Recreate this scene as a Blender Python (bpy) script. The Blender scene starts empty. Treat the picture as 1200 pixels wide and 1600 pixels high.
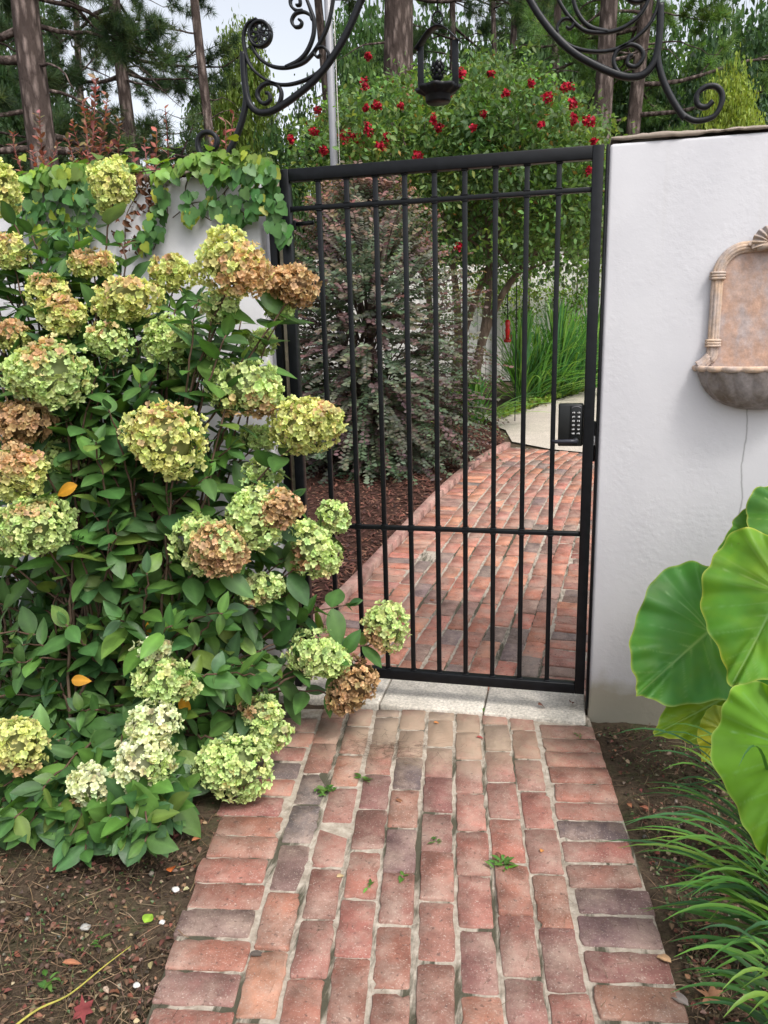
import bpy, bmesh, math, random
import numpy as np
from mathutils import Matrix, Vector

R_ = np.random.RandomState(7)
random.seed(7)
scene = bpy.context.scene
COL = scene.collection

# ------------------------------------------------------------------ camera
YAW, PITCH, ROLL = 0.23605, 0.23250, -0.02672
CAM = np.array([-0.1006, -2.9482, 1.55])
FPX = 1200.0                       # focal length in pixels of a 1200 x 1600 picture
def cam_axes():
    cy, sy = math.cos(YAW), math.sin(YAW)
    f = np.array([-sy * math.cos(PITCH), cy * math.cos(PITCH), -math.sin(PITCH)])
    r = np.array([cy, sy, 0.0]); u = np.cross(r, f)
    c, s = math.cos(ROLL), math.sin(ROLL)
    return c * r + s * u, -s * r + c * u, f
CR, CU, CF = cam_axes()
cd = bpy.data.cameras.new('camera'); cam = bpy.data.objects.new('camera', cd); COL.objects.link(cam)
cam.matrix_world = Matrix(((CR[0], CU[0], -CF[0], CAM[0]), (CR[1], CU[1], -CF[1], CAM[1]), (CR[2], CU[2], -CF[2], CAM[2]), (0, 0, 0, 1)))
cd.sensor_fit = 'VERTICAL'; cd.sensor_height = 24.0; cd.lens = 24.0 * FPX / 1600.0
cd.clip_start = 0.05; cd.clip_end = 500
scene.camera = cam

# ------------------------------------------------------------------ sky, sun, exposure
SUN_DIR = Vector((0.45, -0.42, 0.85)).normalized()
world = bpy.data.worlds.new('World'); scene.world = world; world.use_nodes = True
wn = world.node_tree.nodes; wl = world.node_tree.links
sky = wn.new('ShaderNodeTexSky'); sky.sky_type = 'NISHITA'; sky.sun_disc = False
sky.sun_elevation = math.asin(SUN_DIR.z); sky.sun_rotation = math.atan2(SUN_DIR.x, SUN_DIR.y)
sky.air_density = 1.0; sky.dust_density = 4.0; sky.ozone_density = 1.0
hs = wn.new('ShaderNodeHueSaturation'); hs.inputs['Saturation'].default_value = 0.30; hs.inputs['Value'].default_value = 1.65
bg = wn['Background']; bg.inputs['Strength'].default_value = 0.15
wl.new(sky.outputs[0], hs.inputs['Color']); wl.new(hs.outputs[0], bg.inputs['Color'])
sd = bpy.data.lights.new('sun', 'SUN'); sd.energy = 1.6; sd.angle = math.radians(11); sd.color = (1.0, 0.96, 0.9)
so = bpy.data.objects.new('sun', sd); COL.objects.link(so)
so.rotation_euler = SUN_DIR.to_track_quat('Z', 'Y').to_euler()
scene.view_settings.view_transform = 'Standard'; scene.view_settings.look = 'None'
scene.view_settings.exposure = 0.22; scene.view_settings.gamma = 1.0
scene.render.engine = 'CYCLES'
scene.cycles.max_bounces = 7; scene.cycles.diffuse_bounces = 4; scene.cycles.glossy_bounces = 3; scene.cycles.transmission_bounces = 4
scene.cycles.use_denoising = True

# ------------------------------------------------------------------ where things are
def rise(y):                       # the ground climbs gently beyond the gate
    y = np.asarray(y, float)
    t = np.clip(y - 0.6, 0, None)
    return 0.07 * (np.sqrt(t * t + 1.0) - 1.0) * (y < 12) + (0.07 * (math.sqrt(11.4 ** 2 + 1) - 1)) * (y >= 12)
def ray(px, py):
    return CF + (px - 600) / FPX * CR - (py - 800) / FPX * CU
def onY(px, py, Y):                # point at world Y
    d = ray(px, py); t = (Y - CAM[1]) / d[1]; return CAM + t * d
def onG(px, py, dz=0.0):           # point on the ground
    d = ray(px, py); t = 1.0
    for k in range(60):
        y = CAM[1] + t * d[1]
        z = float(rise(y)) + dz
        tn = (z - CAM[2]) / d[2]
        if tn <= 0: tn = t * 1.5
        t = 0.5 * t + 0.5 * tn
    p = CAM + t * d
    return np.array([p[0], p[1], float(rise(p[1])) + dz])
def mpp(p):                        # metres per photo pixel at a point
    return float(np.dot(np.asarray(p) - CAM, CF)) / FPX

# ------------------------------------------------------------------ mesh helpers
def link(o, parent=None):
    COL.objects.link(o)
    if parent is not None: o.parent = parent
    return o
def np_mesh(name, V, loops, starts, totals, col=None, smooth=False):
    me = bpy.data.meshes.new(name)
    me.vertices.add(len(V)); me.vertices.foreach_set('co', np.asarray(V, np.float32).ravel())
    me.loops.add(len(loops)); me.loops.foreach_set('vertex_index', np.asarray(loops, np.int32))
    me.polygons.add(len(starts)); me.polygons.foreach_set('loop_start', np.asarray(starts, np.int32))
    me.polygons.foreach_set('loop_total', np.asarray(totals, np.int32))
    if smooth: me.polygons.foreach_set('use_smooth', np.ones(len(starts), bool))
    me.update(calc_edges=True); me.validate()
    if col is not None:
        a = me.attributes.new('col', 'FLOAT_COLOR', 'POINT')
        c = np.ones((len(V), 4), np.float32); c[:, :3] = col
        a.data.foreach_set('color', c.ravel())
    return me
class MB:
    """collects geometry with a colour per vertex, links it as ONE mesh object"""
    def __init__(s): s.V = []; s.L = []; s.S = []; s.T = []; s.C = []; s.n = 0; s.nl = 0
    def add(s, V, F, col=(1, 1, 1)):
        V = np.asarray(V, float)
        s.V.append(V)
        c = np.asarray(col, float)
        s.C.append(np.broadcast_to(c, V.shape) if c.ndim == 1 else c)
        for f in F:
            s.S.append(s.nl); s.T.append(len(f)); s.L.extend([i + s.n for i in f]); s.nl += len(f)
        s.n += len(V)
    def scatter(s, tV, tF, M, P, C, tm=None):
        tV = np.asarray(tV, float); N = len(P); k = len(tV)
        V = np.einsum('nij,vj->nvi', M, tV) + P[:, None, :]
        C = np.asarray(C, float)
        if tm is None: tm = np.ones(k)
        tm = np.asarray(tm, float)
        cc = C[:, None, :] * (tm[None, :, None] if tm.ndim == 1 else tm[None, :, :])
        s.V.append(V.reshape(-1, 3)); s.C.append(cc.reshape(-1, 3))
        fl = np.concatenate([np.asarray(f) for f in tF]); tot = np.array([len(f) for f in tF])
        loops = (fl[None, :] + (np.arange(N) * k)[:, None] + s.n).ravel()
        st = np.concatenate([[0], np.cumsum(tot)[:-1]])
        starts = (st[None, :] + (np.arange(N) * len(fl))[:, None] + s.nl).ravel()
        s.L.extend(loops.tolist()); s.S.extend(starts.tolist()); s.T.extend(np.tile(tot, N).tolist())
        s.n += N * k; s.nl += N * len(fl)
    def box(s, c, size, col=(1, 1, 1), bev=0.0, rot=None):
        hx, hy, hz = [v / 2 for v in size]
        if bev <= 0:
            V = [(x, y, z) for x in (-hx, hx) for y in (-hy, hy) for z in (-hz, hz)]
            F = [(0, 1, 3, 2), (4, 6, 7, 5), (0, 4, 5, 1), (2, 3, 7, 6), (0, 2, 6, 4), (1, 5, 7, 3)]
        else:
            bm = bmesh.new(); bmesh.ops.create_cube(bm, size=1.0)
            bmesh.ops.scale(bm, vec=(size[0], size[1], size[2]), verts=bm.verts)
            bmesh.ops.bevel(bm, geom=bm.edges[:], offset=bev, segments=2, affect='EDGES', profile=0.5)
            bm.verts.index_update()
            V = [tuple(v.co) for v in bm.verts]; F = [tuple(v.index for v in f.verts) for f in bm.faces]; bm.free()
        V = np.asarray(V)
        if rot is not None: V = V @ np.asarray(rot).T
        s.add(V + np.asarray(c), F, col)
    def tube(s, pts, rad, n=8, col=(1, 1, 1), flat=None, cap=True):
        """round (or, with flat=(wide, thick axis), rectangular) bar along a polyline"""
        P = np.asarray(pts, float); m = len(P)
        r = np.full(m, rad) if np.isscalar(rad) else np.asarray(rad, float)
        T = np.gradient(P, axis=0); T /= np.linalg.norm(T, axis=1)[:, None] + 1e-12
        ref = np.array([0, 0, 1.0]) if abs(T[0, 2]) < 0.9 else np.array([1.0, 0, 0])
        a = np.cross(T[0], ref); a /= np.linalg.norm(a)
        ang = np.arange(n) / n * 2 * math.pi
        V = np.zeros((m, n, 3))
        for i in range(m):
            a = a - T[i] * np.dot(a, T[i]); a /= np.linalg.norm(a) + 1e-12
            b = np.cross(T[i], a)
            V[i] = P[i] + r[i] * (np.cos(ang)[:, None] * a + np.sin(ang)[:, None] * b)
        F = []
        for i in range(m - 1):
            for j in range(n):
                k = (j + 1) % n
                F.append((i * n + j, i * n + k, (i + 1) * n + k, (i + 1) * n + j))
        if cap: F.append(tuple(range(n))[::-1]); F.append(tuple((m - 1) * n + j for j in range(n)))
        c = np.asarray(col, float)
        if c.ndim == 2: c = np.repeat(c, n, axis=0)
        s.add(V.reshape(-1, 3), F, c)
    def ribbon(s, pts, w, th, ydir=(0, 1, 0), col=(1, 1, 1)):
        """flat iron bar bent in the x-z plane: w across the bend, th along y; corners eased"""
        P = np.asarray(pts, float); m = len(P)
        w = np.full(m, w) if np.isscalar(w) else np.asarray(w, float)
        T = np.gradient(P, axis=0); T /= np.linalg.norm(T, axis=1)[:, None] + 1e-12
        Yd = np.asarray(ydir, float)
        e = 0.22
        V = np.zeros((m, 8, 3))
        for i in range(m):
            nrm = np.cross(T[i], Yd); nrm /= np.linalg.norm(nrm) + 1e-12
            h = w[i] / 2; t = th / 2; q = min(h, t) * e * 2
            for j, (u, v) in enumerate(((-h + q, -t), (h - q, -t), (h, -t + q), (h, t - q), (h - q, t), (-h + q, t), (-h, t - q), (-h, -t + q))):
                V[i, j] = P[i] + u * nrm + v * Yd
        F = []
        for i in range(m - 1):
            for j in range(8):
                k = (j + 1) % 8
                F.append((i * 8 + j, (i + 1) * 8 + j, (i + 1) * 8 + k, i * 8 + k))
        F.append(tuple(range(8))); F.append(tuple((m - 1) * 8 + j for j in range(7, -1, -1)))
        s.add(V.reshape(-1, 3), F, col)
    def lathe(s, c, prof, n=24, col=(1, 1, 1), a0=0.0, a1=2 * math.pi, flute=None):
        """profile [(r, z)...] turned about z; flute(angle, i) scales the radius"""
        full = abs(a1 - a0 - 2 * math.pi) < 1e-6
        k = n if full else n + 1
        ang = a0 + (a1 - a0) * np.arange(k) / n
        V = []
        for i, (r, z) in enumerate(prof):
            for t in ang:
                q = r * (flute(t, i) if flute else 1.0)
                V.append((c[0] + q * math.cos(t), c[1] + q * math.sin(t), c[2] + z))
        F = []
        for i in range(len(prof) - 1):
            for j in range(k if full else k - 1):
                b = (j + 1) % k
                F.append((i * k + j, i * k + b, (i + 1) * k + b, (i + 1) * k + j))
        s.add(V, F, col)
    def build(s, name, mat, parent=None, smooth=False):
        V = np.concatenate(s.V); C = np.concatenate(s.C)
        me = np_mesh(name, V, s.L, s.S, s.T, C, smooth)
        me.materials.append(mat)
        o = bpy.data.objects.new(name, me)
        return link(o, parent)
def tag(o, label=None, cat=None, group=None, kind=None):
    if label: o['label'] = label
    if cat: o['category'] = cat
    if group: o['group'] = group
    if kind: o['kind'] = kind
    return o
def thing(name, label, cat, group=None, loc=(0, 0, 0)):
    o = bpy.data.objects.new(name, None); o.empty_display_size = 0.1; o.location = loc
    link(o); return tag(o, label, cat, group, 'thing')
def local(P, loc): return np.asarray(P, float) - np.asarray(loc, float)
def smooth_path(pts, n=60):
    """Catmull-Rom through points"""
    P = np.asarray(pts, float); m = len(P)
    Q = np.vstack([2 * P[0] - P[1], P, 2 * P[-1] - P[-2]])
    out = []
    per = max(2, n // (m - 1))
    for i in range(m - 1):
        p0, p1, p2, p3 = Q[i], Q[i + 1], Q[i + 2], Q[i + 3]
        for t in np.arange(per) / per:
            out.append(0.5 * (2 * p1 + (p2 - p0) * t + (2 * p0 - 5 * p1 + 4 * p2 - p3) * t * t + (3 * p1 - p0 - 3 * p2 + p3) * t ** 3))
    out.append(P[-1]); return np.array(out)
def frames(Yd, Nd):
    """rotation matrices whose y axis is Yd and z axis is near Nd"""
    Yd = np.asarray(Yd, float); Nd = np.asarray(Nd, float)
    y = Yd / (np.linalg.norm(Yd, axis=1)[:, None] + 1e-12)
    x = np.cross(y, Nd); x /= np.linalg.norm(x, axis=1)[:, None] + 1e-9
    z = np.cross(x, y)
    return np.stack([x, y, z], axis=2)
def rnd_dirs(n):
    d = R_.normal(size=(n, 3)); return d / np.linalg.norm(d, axis=1)[:, None]
def jitter_col(base, n, v=0.15, h=0.06):
    b = np.asarray(base, float)
    if b.ndim == 1: b = np.tile(b, (n, 1))
    return np.clip(b * (1 + R_.normal(0, v, (n, 1))) * (1 + R_.normal(0, h, (n, 3))), 0.004, 0.95)

# ------------------------------------------------------------------ materials
def nodes_of(name):
    m = bpy.data.materials.new(name); m.use_nodes = True
    nt = m.node_tree; return m, nt.nodes, nt.links, nt.nodes['Principled BSDF'], nt.nodes['Material Output']
def N(nodes, t, **kw):
    n = nodes.new(t)
    for k, v in kw.items(): setattr(n, k, v)
    return n
def noise(nodes, links, scale, detail=4, vec=None, rough=0.55):
    n = nodes.new('ShaderNodeTexNoise'); n.inputs['Scale'].default_value = scale; n.inputs['Detail'].default_value = detail
    n.inputs['Roughness'].default_value = rough
    if vec is not None: links.new(vec, n.inputs['Vector'])
    return n.outputs['Fac']
def ramp(nodes, links, fac, stops):
    r = nodes.new('ShaderNodeValToRGB'); e = r.color_ramp.elements
    while len(e) < len(stops): e.new(0.5)
    for el, (p, c) in zip(e, stops):
        el.position = p; el.color = (c, c, c, 1) if np.isscalar(c) else (*c, 1)
    links.new(fac, r.inputs['Fac']); return r.outputs['Color']
def mixc(nodes, links, a, b, fac, mode='MIX'):
    m = nodes.new('ShaderNodeMix'); m.data_type = 'RGBA'; m.blend_type = mode
    for sock, v in ((m.inputs['Factor'], fac), (m.inputs[6], a), (m.inputs[7], b)):
        if isinstance(v, bpy.types.NodeSocket): links.new(v, sock)
        elif np.isscalar(v): sock.default_value = v
        else: sock.default_value = (*v, 1)
    return m.outputs[2]
def math_n(nodes, links, op, a, b=0.0):
    m = nodes.new('ShaderNodeMath'); m.operation = op
    for sock, v in ((m.inputs[0], a), (m.inputs[1], b)):
        if isinstance(v, bpy.types.NodeSocket): links.new(v, sock)
        else: sock.default_value = v
    return m.outputs[0]
def bump(nodes, links, h, strength, dist=0.01):
    b = nodes.new('ShaderNodeBump'); b.inputs['Strength'].default_value = strength; b.inputs['Distance'].default_value = dist
    links.new(h, b.inputs['Height']); return b.outputs['Normal']
def attr(nodes):
    a = nodes.new('ShaderNodeAttribute'); a.attribute_name = 'col'; return a.outputs['Color']
def objco(nodes):
    return nodes.new('ShaderNodeTexCoord').outputs['Object']
def mat_col(name, rough=0.7, nscale=20, namt=0.35, bscale=60, bstr=0.3, bdist=0.004, spec=0.4, metal=0.0):
    """colour from the mesh attribute, broken up by noise, with a bump"""
    m, nd, lk, bs, out = nodes_of(name)
    co = objco(nd)
    f = ramp(nd, lk, noise(nd, lk, nscale, 5, co), [(0.3, 1 - namt), (0.7, 1 + namt * 0.6)])
    c = mixc(nd, lk, attr(nd), f, 1.0, 'MULTIPLY')
    lk.new(c, bs.inputs['Base Color']); bs.inputs['Roughness'].default_value = rough
    bs.inputs['Specular IOR Level'].default_value = spec; bs.inputs['Metallic'].default_value = metal
    if bstr: lk.new(bump(nd, lk, noise(nd, lk, bscale, 6, co), bstr, bdist), bs.inputs['Normal'])
    return m
def mat_leaf(name, transl=0.3, rough=0.45, spec=0.35, nscale=25, namt=0.2, bscale=0, bstr=0.3, tint=(1.25, 1.25, 0.55)):
    m, nd, lk, bs, out = nodes_of(name)
    co = objco(nd)
    f = ramp(nd, lk, noise(nd, lk, nscale, 3, co), [(0.3, 1 - namt), (0.7, 1 + namt)])
    c = mixc(nd, lk, attr(nd), f, 1.0, 'MULTIPLY')
    lk.new(c, bs.inputs['Base Color']); bs.inputs['Roughness'].default_value = rough
    bs.inputs['Specular IOR Level'].default_value = spec
    if bscale: lk.new(bump(nd, lk, noise(nd, lk, bscale, 4, co), bstr, 0.003), bs.inputs['Normal'])
    tr = nd.new('ShaderNodeBsdfTranslucent'); lk.new(mixc(nd, lk, c, tint, 1.0, 'MULTIPLY'), tr.inputs['Color'])
    mx = nd.new('ShaderNodeMixShader'); mx.inputs[0].default_value = transl
    lk.new(bs.outputs[0], mx.inputs[1]); lk.new(tr.outputs[0], mx.inputs[2]); lk.new(mx.outputs[0], out.inputs['Surface'])
    return m
def mat_iron():
    m, nd, lk, bs, out = nodes_of('black_iron')
    co = objco(nd)
    n = noise(nd, lk, 90, 6, co)
    lk.new(ramp(nd, lk, n, [(0.3, (0.004, 0.0045, 0.006)), (0.75, (0.011, 0.012, 0.015))]), bs.inputs['Base Color'])
    bs.inputs['Roughness'].default_value = 0.40; bs.inputs['Specular IOR Level'].default_value = 0.3
    lk.new(bump(nd, lk, n, 0.25, 0.002), bs.inputs['Normal']); return m
def mat_gate():
    m, nd, lk, bs, out = nodes_of('gate_paint')
    co = objco(nd)
    lk.new(ramp(nd, lk, noise(nd, lk, 35, 5, co), [(0.3, (0.0035, 0.004, 0.005)), (0.7, (0.007, 0.008, 0.010))]), bs.inputs['Base Color'])
    bs.inputs['Roughness'].default_value = 0.36; bs.inputs['Specular IOR Level'].default_value = 0.22
    lk.new(bump(nd, lk, noise(nd, lk, 160, 3, co), 0.08, 0.001), bs.inputs['Normal']); return m
def mat_stucco():
    m, nd, lk, bs, out = nodes_of('white_stucco')
    geo = nd.new('ShaderNodeNewGeometry').outputs['Position']
    sep = nd.new('ShaderNodeSeparateXYZ'); lk.new(geo, sep.inputs[0])
    c = ramp(nd, lk, noise(nd, lk, 2.2, 5, geo), [(0.3, (0.515, 0.51, 0.535)), (0.7, (0.605, 0.598, 0.62))])
    # soil splash along the foot of the wall
    nz = noise(nd, lk, 9, 5, geo)
    zz = math_n(nd, lk, 'ADD', sep.outputs['Z'], math_n(nd, lk, 'MULTIPLY', nz, -0.22))
    dirt = ramp(nd, lk, zz, [(0.0, 0.9), (0.10, 0.0)])
    c = mixc(nd, lk, c, (0.32, 0.29, 0.22), dirt)
    # streaks under the top edge
    mp = nd.new('ShaderNodeMapping'); mp.inputs['Scale'].default_value = (16, 16, 0.9); lk.new(geo, mp.inputs[0])
    st = ramp(nd, lk, noise(nd, lk, 1.0, 4, mp.outputs[0]), [(0.58, 0.0), (0.75, 0.35)])
    top = ramp(nd, lk, sep.outputs['Z'], [(0.0, 0.0), (1.0, 1.0)])
    tz = nd.new('ShaderNodeMapRange'); tz.inputs[1].default_value = 1.55; tz.inputs[2].default_value = 2.17; lk.new(sep.outputs['Z'], tz.inputs[0])
    c = mixc(nd, lk, c, (0.42, 0.40, 0.37), math_n(nd, lk, 'MULTIPLY', st, tz.outputs[0]))
    # hairline crack running down below the wall fountain
    wob = math_n(nd, lk, 'MULTIPLY', math_n(nd, lk, 'SUBTRACT', noise(nd, lk, 5, 4, geo), 0.5), 0.05)
    dx = math_n(nd, lk, 'ABSOLUTE', math_n(nd, lk, 'ADD', math_n(nd, lk, 'ADD', sep.outputs['X'], wob), -0.525))
    line = ramp(nd, lk, dx, [(0.0, 0.8), (0.0042, 0.0)])
    band = ramp(nd, lk, math_n(nd, lk, 'MULTIPLY', sep.outputs['Z'], 0.5), [(0.35, 0.0), (0.42, 1.0)])
    band2 = ramp(nd, lk, math_n(nd, lk, 'MULTIPLY', sep.outputs['Z'], 0.5), [(0.66, 1.0), (0.661, 0.0)])
    c = mixc(nd, lk, c, (0.22, 0.22, 0.22), math_n(nd, lk, 'MULTIPLY', math_n(nd, lk, 'MULTIPLY', line, band), band2))
    # little dark pits
    pit = ramp(nd, lk, noise(nd, lk, 55, 2, geo), [(0.755, 0.0), (0.79, 0.6)])
    c = mixc(nd, lk, c, (0.25, 0.24, 0.24), pit)
    lk.new(c, bs.inputs['Base Color']); bs.inputs['Roughness'].default_value = 0.85; bs.inputs['Specular IOR Level'].default_value = 0.25
    h1 = noise(nd, lk, 120, 4, geo); h2 = ramp(nd, lk, noise(nd, lk, 38, 5, geo), [(0.42, 0.0), (0.62, 1.0)])
    msk = ramp(nd, lk, noise(nd, lk, 3.2, 5, geo, 0.65), [(0.42, 0.15), (0.60, 1.0)])
    h = math_n(nd, lk, 'ADD', math_n(nd, lk, 'MULTIPLY', h1, 0.5), math_n(nd, lk, 'MULTIPLY', h2, msk))
    h = math_n(nd, lk, 'ADD', h, math_n(nd, lk, 'MULTIPLY', noise(nd, lk, 6, 3, geo), 3.0))
    lk.new(bump(nd, lk, h, 0.18, 0.0026), bs.inputs['Normal']); return m
def mat_brick():
    m, nd, lk, bs, out = nodes_of('old_brick')
    geo = nd.new('ShaderNodeNewGeometry').outputs['Position']
    c = attr(nd)
    f = ramp(nd, lk, noise(nd, lk, 14, 6, geo), [(0.28, 0.60), (0.72, 1.22)])
    c = mixc(nd, lk, c, f, 1.0, 'MULTIPLY')
    stain = ramp(nd, lk, noise(nd, lk, 4.2, 7, geo, 0.72), [(0.50, 0.0), (0.66, 0.55)])
    c = mixc(nd, lk, c, (0.13, 0.085, 0.065), stain)
    # dusty mortar smear and dark pits
    sm = ramp(nd, lk, noise(nd, lk, 6.5, 6, geo, 0.7), [(0.44, 0.0), (0.70, 0.72)])
    c = mixc(nd, lk, c, (0.42, 0.31, 0.25), sm)
    spots = ramp(nd, lk, noise(nd, lk, 70, 3, geo), [(0.62, 0.0), (0.70, 0.75)])
    c = mixc(nd, lk, c, (0.10, 0.06, 0.05), spots)
    grit = ramp(nd, lk, noise(nd, lk, 210, 2, geo), [(0.60, 0.0), (0.70, 0.55)])
    c = mixc(nd, lk, c, (0.50, 0.42, 0.36), grit)
    # sand washed over the bricks in front of the sill
    sep = nd.new('ShaderNodeSeparateXYZ'); lk.new(geo, sep.inputs[0])
    d1 = math_n(nd, lk, 'MULTIPLY', math_n(nd, lk, 'ADD', sep.outputs['X'], 0.58), 1.35)
    d2 = math_n(nd, lk, 'MULTIPLY', math_n(nd, lk, 'ADD', sep.outputs['Y'], 0.24), 3.0)
    dd = math_n(nd, lk, 'SQRT', math_n(nd, lk, 'ADD', math_n(nd, lk, 'MULTIPLY', d1, d1), math_n(nd, lk, 'MULTIPLY', d2, d2)))
    dd = math_n(nd, lk, 'ADD', dd, math_n(nd, lk, 'MULTIPLY', math_n(nd, lk, 'SUBTRACT', noise(nd, lk, 12, 6, geo, 0.7), 0.5), 1.5))
    sand = ramp(nd, lk, dd, [(0.30, 0.85), (1.05, 0.0)])
    c = mixc(nd, lk, c, (0.33, 0.25, 0.18), sand)
    lk.new(c, bs.inputs['Base Color']); bs.inputs['Roughness'].default_value = 0.8; bs.inputs['Specular IOR Level'].default_value = 0.3
    h = math_n(nd, lk, 'ADD', noise(nd, lk, 45, 6, geo, 0.7), math_n(nd, lk, 'MULTIPLY', noise(nd, lk, 260, 3, geo), 0.4))
    lk.new(bump(nd, lk, h, 0.85, 0.005), bs.inputs['Normal']); return m
def mat_mortar():
    m, nd, lk, bs, out = nodes_of('sandy_mortar')
    geo = nd.new('ShaderNodeNewGeometry').outputs['Position']
    c = ramp(nd, lk, noise(nd, lk, 30, 6, geo, 0.7), [(0.3, (0.235, 0.19, 0.145)), (0.65, (0.50, 0.44, 0.365))])
    mpm = nd.new('ShaderNodeMapping'); mpm.inputs['Scale'].default_value = (9.5, 1.5, 1); lk.new(geo, mpm.inputs[0])
    moss = ramp(nd, lk, noise(nd, lk, 1.0, 6, mpm.outputs[0], 0.65), [(0.50, 0.0), (0.57, 0.95)])
    c = mixc(nd, lk, c, (0.055, 0.052, 0.03), moss)
    lk.new(c, bs.inputs['Base Color']); bs.inputs['Roughness'].default_value = 0.95
    lk.new(bump(nd, lk, noise(nd, lk, 140, 5, geo, 0.7), 0.8, 0.006), bs.inputs['Normal']); return m
def mat_ground(name, stops, scale=7, b=0.8):
    m, nd, lk, bs, out = nodes_of(name)
    geo = nd.new('ShaderNodeNewGeometry').outputs['Position']
    n1 = noise(nd, lk, scale, 8, geo, 0.72)
    c = ramp(nd, lk, n1, stops)
    f = ramp(nd, lk, noise(nd, lk, 90, 5, geo, 0.7), [(0.3, 0.55), (0.7, 1.35)])
    c = mixc(nd, lk, c, f, 1.0, 'MULTIPLY')
    lk.new(c, bs.inputs['Base Color']); bs.inputs['Roughness'].default_value = 0.95; bs.inputs['Specular IOR Level'].default_value = 0.15
    lk.new(bump(nd, lk, noise(nd, lk, 60, 8, geo, 0.75), b, 0.015), bs.inputs['Normal']); return m
def mat_bark(name, c0, c1):
    m, nd, lk, bs, out = nodes_of(name)
    co = objco(nd)
    mp = nd.new('ShaderNodeMapping'); mp.inputs['Scale'].default_value = (1, 1, 0.28); lk.new(co, mp.inputs[0])
    v = nd.new('ShaderNodeTexVoronoi'); v.inputs['Scale'].default_value = 13; v.feature = 'F1'; lk.new(mp.outputs[0], v.inputs['Vector'])
    n = noise(nd, lk, 22, 6, mp.outputs[0], 0.7)
    h = math_n(nd, lk, 'ADD', math_n(nd, lk, 'MULTIPLY', v.outputs['Distance'], -0.9), n)
    lk.new(ramp(nd, lk, h, [(-0.0, c0), (0.5, c1)]), bs.inputs['Base Color']); bs.inputs['Roughness'].default_value = 0.9
    bs.inputs['Specular IOR Level'].default_value = 0.2
    lk.new(bump(nd, lk, h, 1.0, 0.05), bs.inputs['Normal']); return m

IRON = mat_iron(); GATE = mat_gate(); STUCCO = mat_stucco(); BRICK = mat_brick(); MORTAR = mat_mortar()
SOIL = mat_ground('garden_soil', [(0.32, (0.045, 0.032, 0.022)), (0.5, (0.095, 0.068, 0.046)), (0.68, (0.07, 0.075, 0.035))])
MULCH_BASE = mat_ground('dark_mulch_base', [(0.3, (0.03, 0.015, 0.011)), (0.7, (0.075, 0.036, 0.026))], 30)
CONCRETE = mat_ground('pale_concrete', [(0.3, (0.44, 0.39, 0.33)), (0.7, (0.56, 0.50, 0.43))], 4, 0.25)
STONE = mat_ground('sill_stone', [(0.3, (0.42, 0.385, 0.33)), (0.68, (0.64, 0.59, 0.52))], 6, 0.3)
PLAIN = mat_col('weathered', 0.75, 25, 0.25, 80, 0.3)
WOOD = mat_col('raw_wood', 0.8, 40, 0.3, 90, 0.4)
CHIPS = mat_col('mulch_chips', 0.85, 30, 0.35, 0, 0)
TERRA = None
HLEAF = mat_leaf('hydrangea_leaf', 0.30, 0.42, 0.4, 18, 0.18, 90, 0.35)
PETAL = mat_leaf('hydrangea_petal', 0.36, 0.6, 0.2, 30, 0.14, tint=(1.1, 1.1, 0.8))
VINE = mat_leaf('vine_leaf', 0.25, 0.45, 0.35, 20, 0.2)
FOL = mat_leaf('tree_foliage', 0.42, 0.5, 0.3, 2.5, 0.3)
NEEDLE = mat_leaf('pine_needles', 0.38, 0.55, 0.3, 1.6, 0.35)
GRASS = mat_leaf('blade_green', 0.3, 0.38, 0.45, 12, 0.2)
FLOWER = mat_leaf('red_petal', 0.25, 0.6, 0.2, 30, 0.2, tint=(1.1, 0.7, 0.7))
DRY = mat_leaf('dry_leaf', 0.15, 0.7, 0.2, 30, 0.3, tint=(1, 1, 1))
STEM = mat_col('woody_stem', 0.75, 40, 0.3, 120, 0.4)
BARK = mat_bark('pine_bark', (0.075, 0.055, 0.048), (0.29, 0.225, 0.20))
MYRTLE_BARK = mat_bark('smooth_bark', (0.15, 0.11, 0.08), (0.30, 0.23, 0.175))
# ================================================================== the setting: ground, paths
def build_ground():
    xs = np.unique(np.concatenate([np.linspace(-90, -6, 12), np.linspace(-6, -3, 8), np.arange(-3, 2.5, 0.03), np.linspace(2.5, 6, 8), np.linspace(6, 90, 12)]))
    ys = np.unique(np.concatenate([np.linspace(-40, -3, 10), np.arange(-2.9, 0.3, 0.03), np.arange(0.3, 13, 0.4), np.linspace(13, 140, 16)]))
    X, Y = np.meshgrid(xs, ys)
    Z = rise(Y) - 0.024
    near = (np.abs(Y + 1.2) < 1.6) & (X > -3) & (X < 2.5)
    bumps = 0.007 * np.sin(X * 9.1 + 1.3 * np.sin(Y * 7)) + 0.006 * np.sin(Y * 13 + X * 5) + R_.normal(0, 0.0022, X.shape)
    Z = Z + np.where(near, bumps, 0)
    m, n = len(ys), len(xs)
    V = np.stack([X, Y, Z], -1).reshape(-1, 3)
    i = np.arange((m - 1) * n).reshape(m - 1, n)[:, :-1].ravel()
    F = np.stack([i, i + 1, i + n + 1, i + n], 1)
    me = np_mesh('ground', V, F.ravel(), np.arange(len(F)) * 4, np.full(len(F), 4), np.ones((len(V), 3)), True)
    me.materials.append(SOIL)
    tag(link(bpy.data.objects.new('ground', me)), kind='structure')
build_ground()

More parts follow.
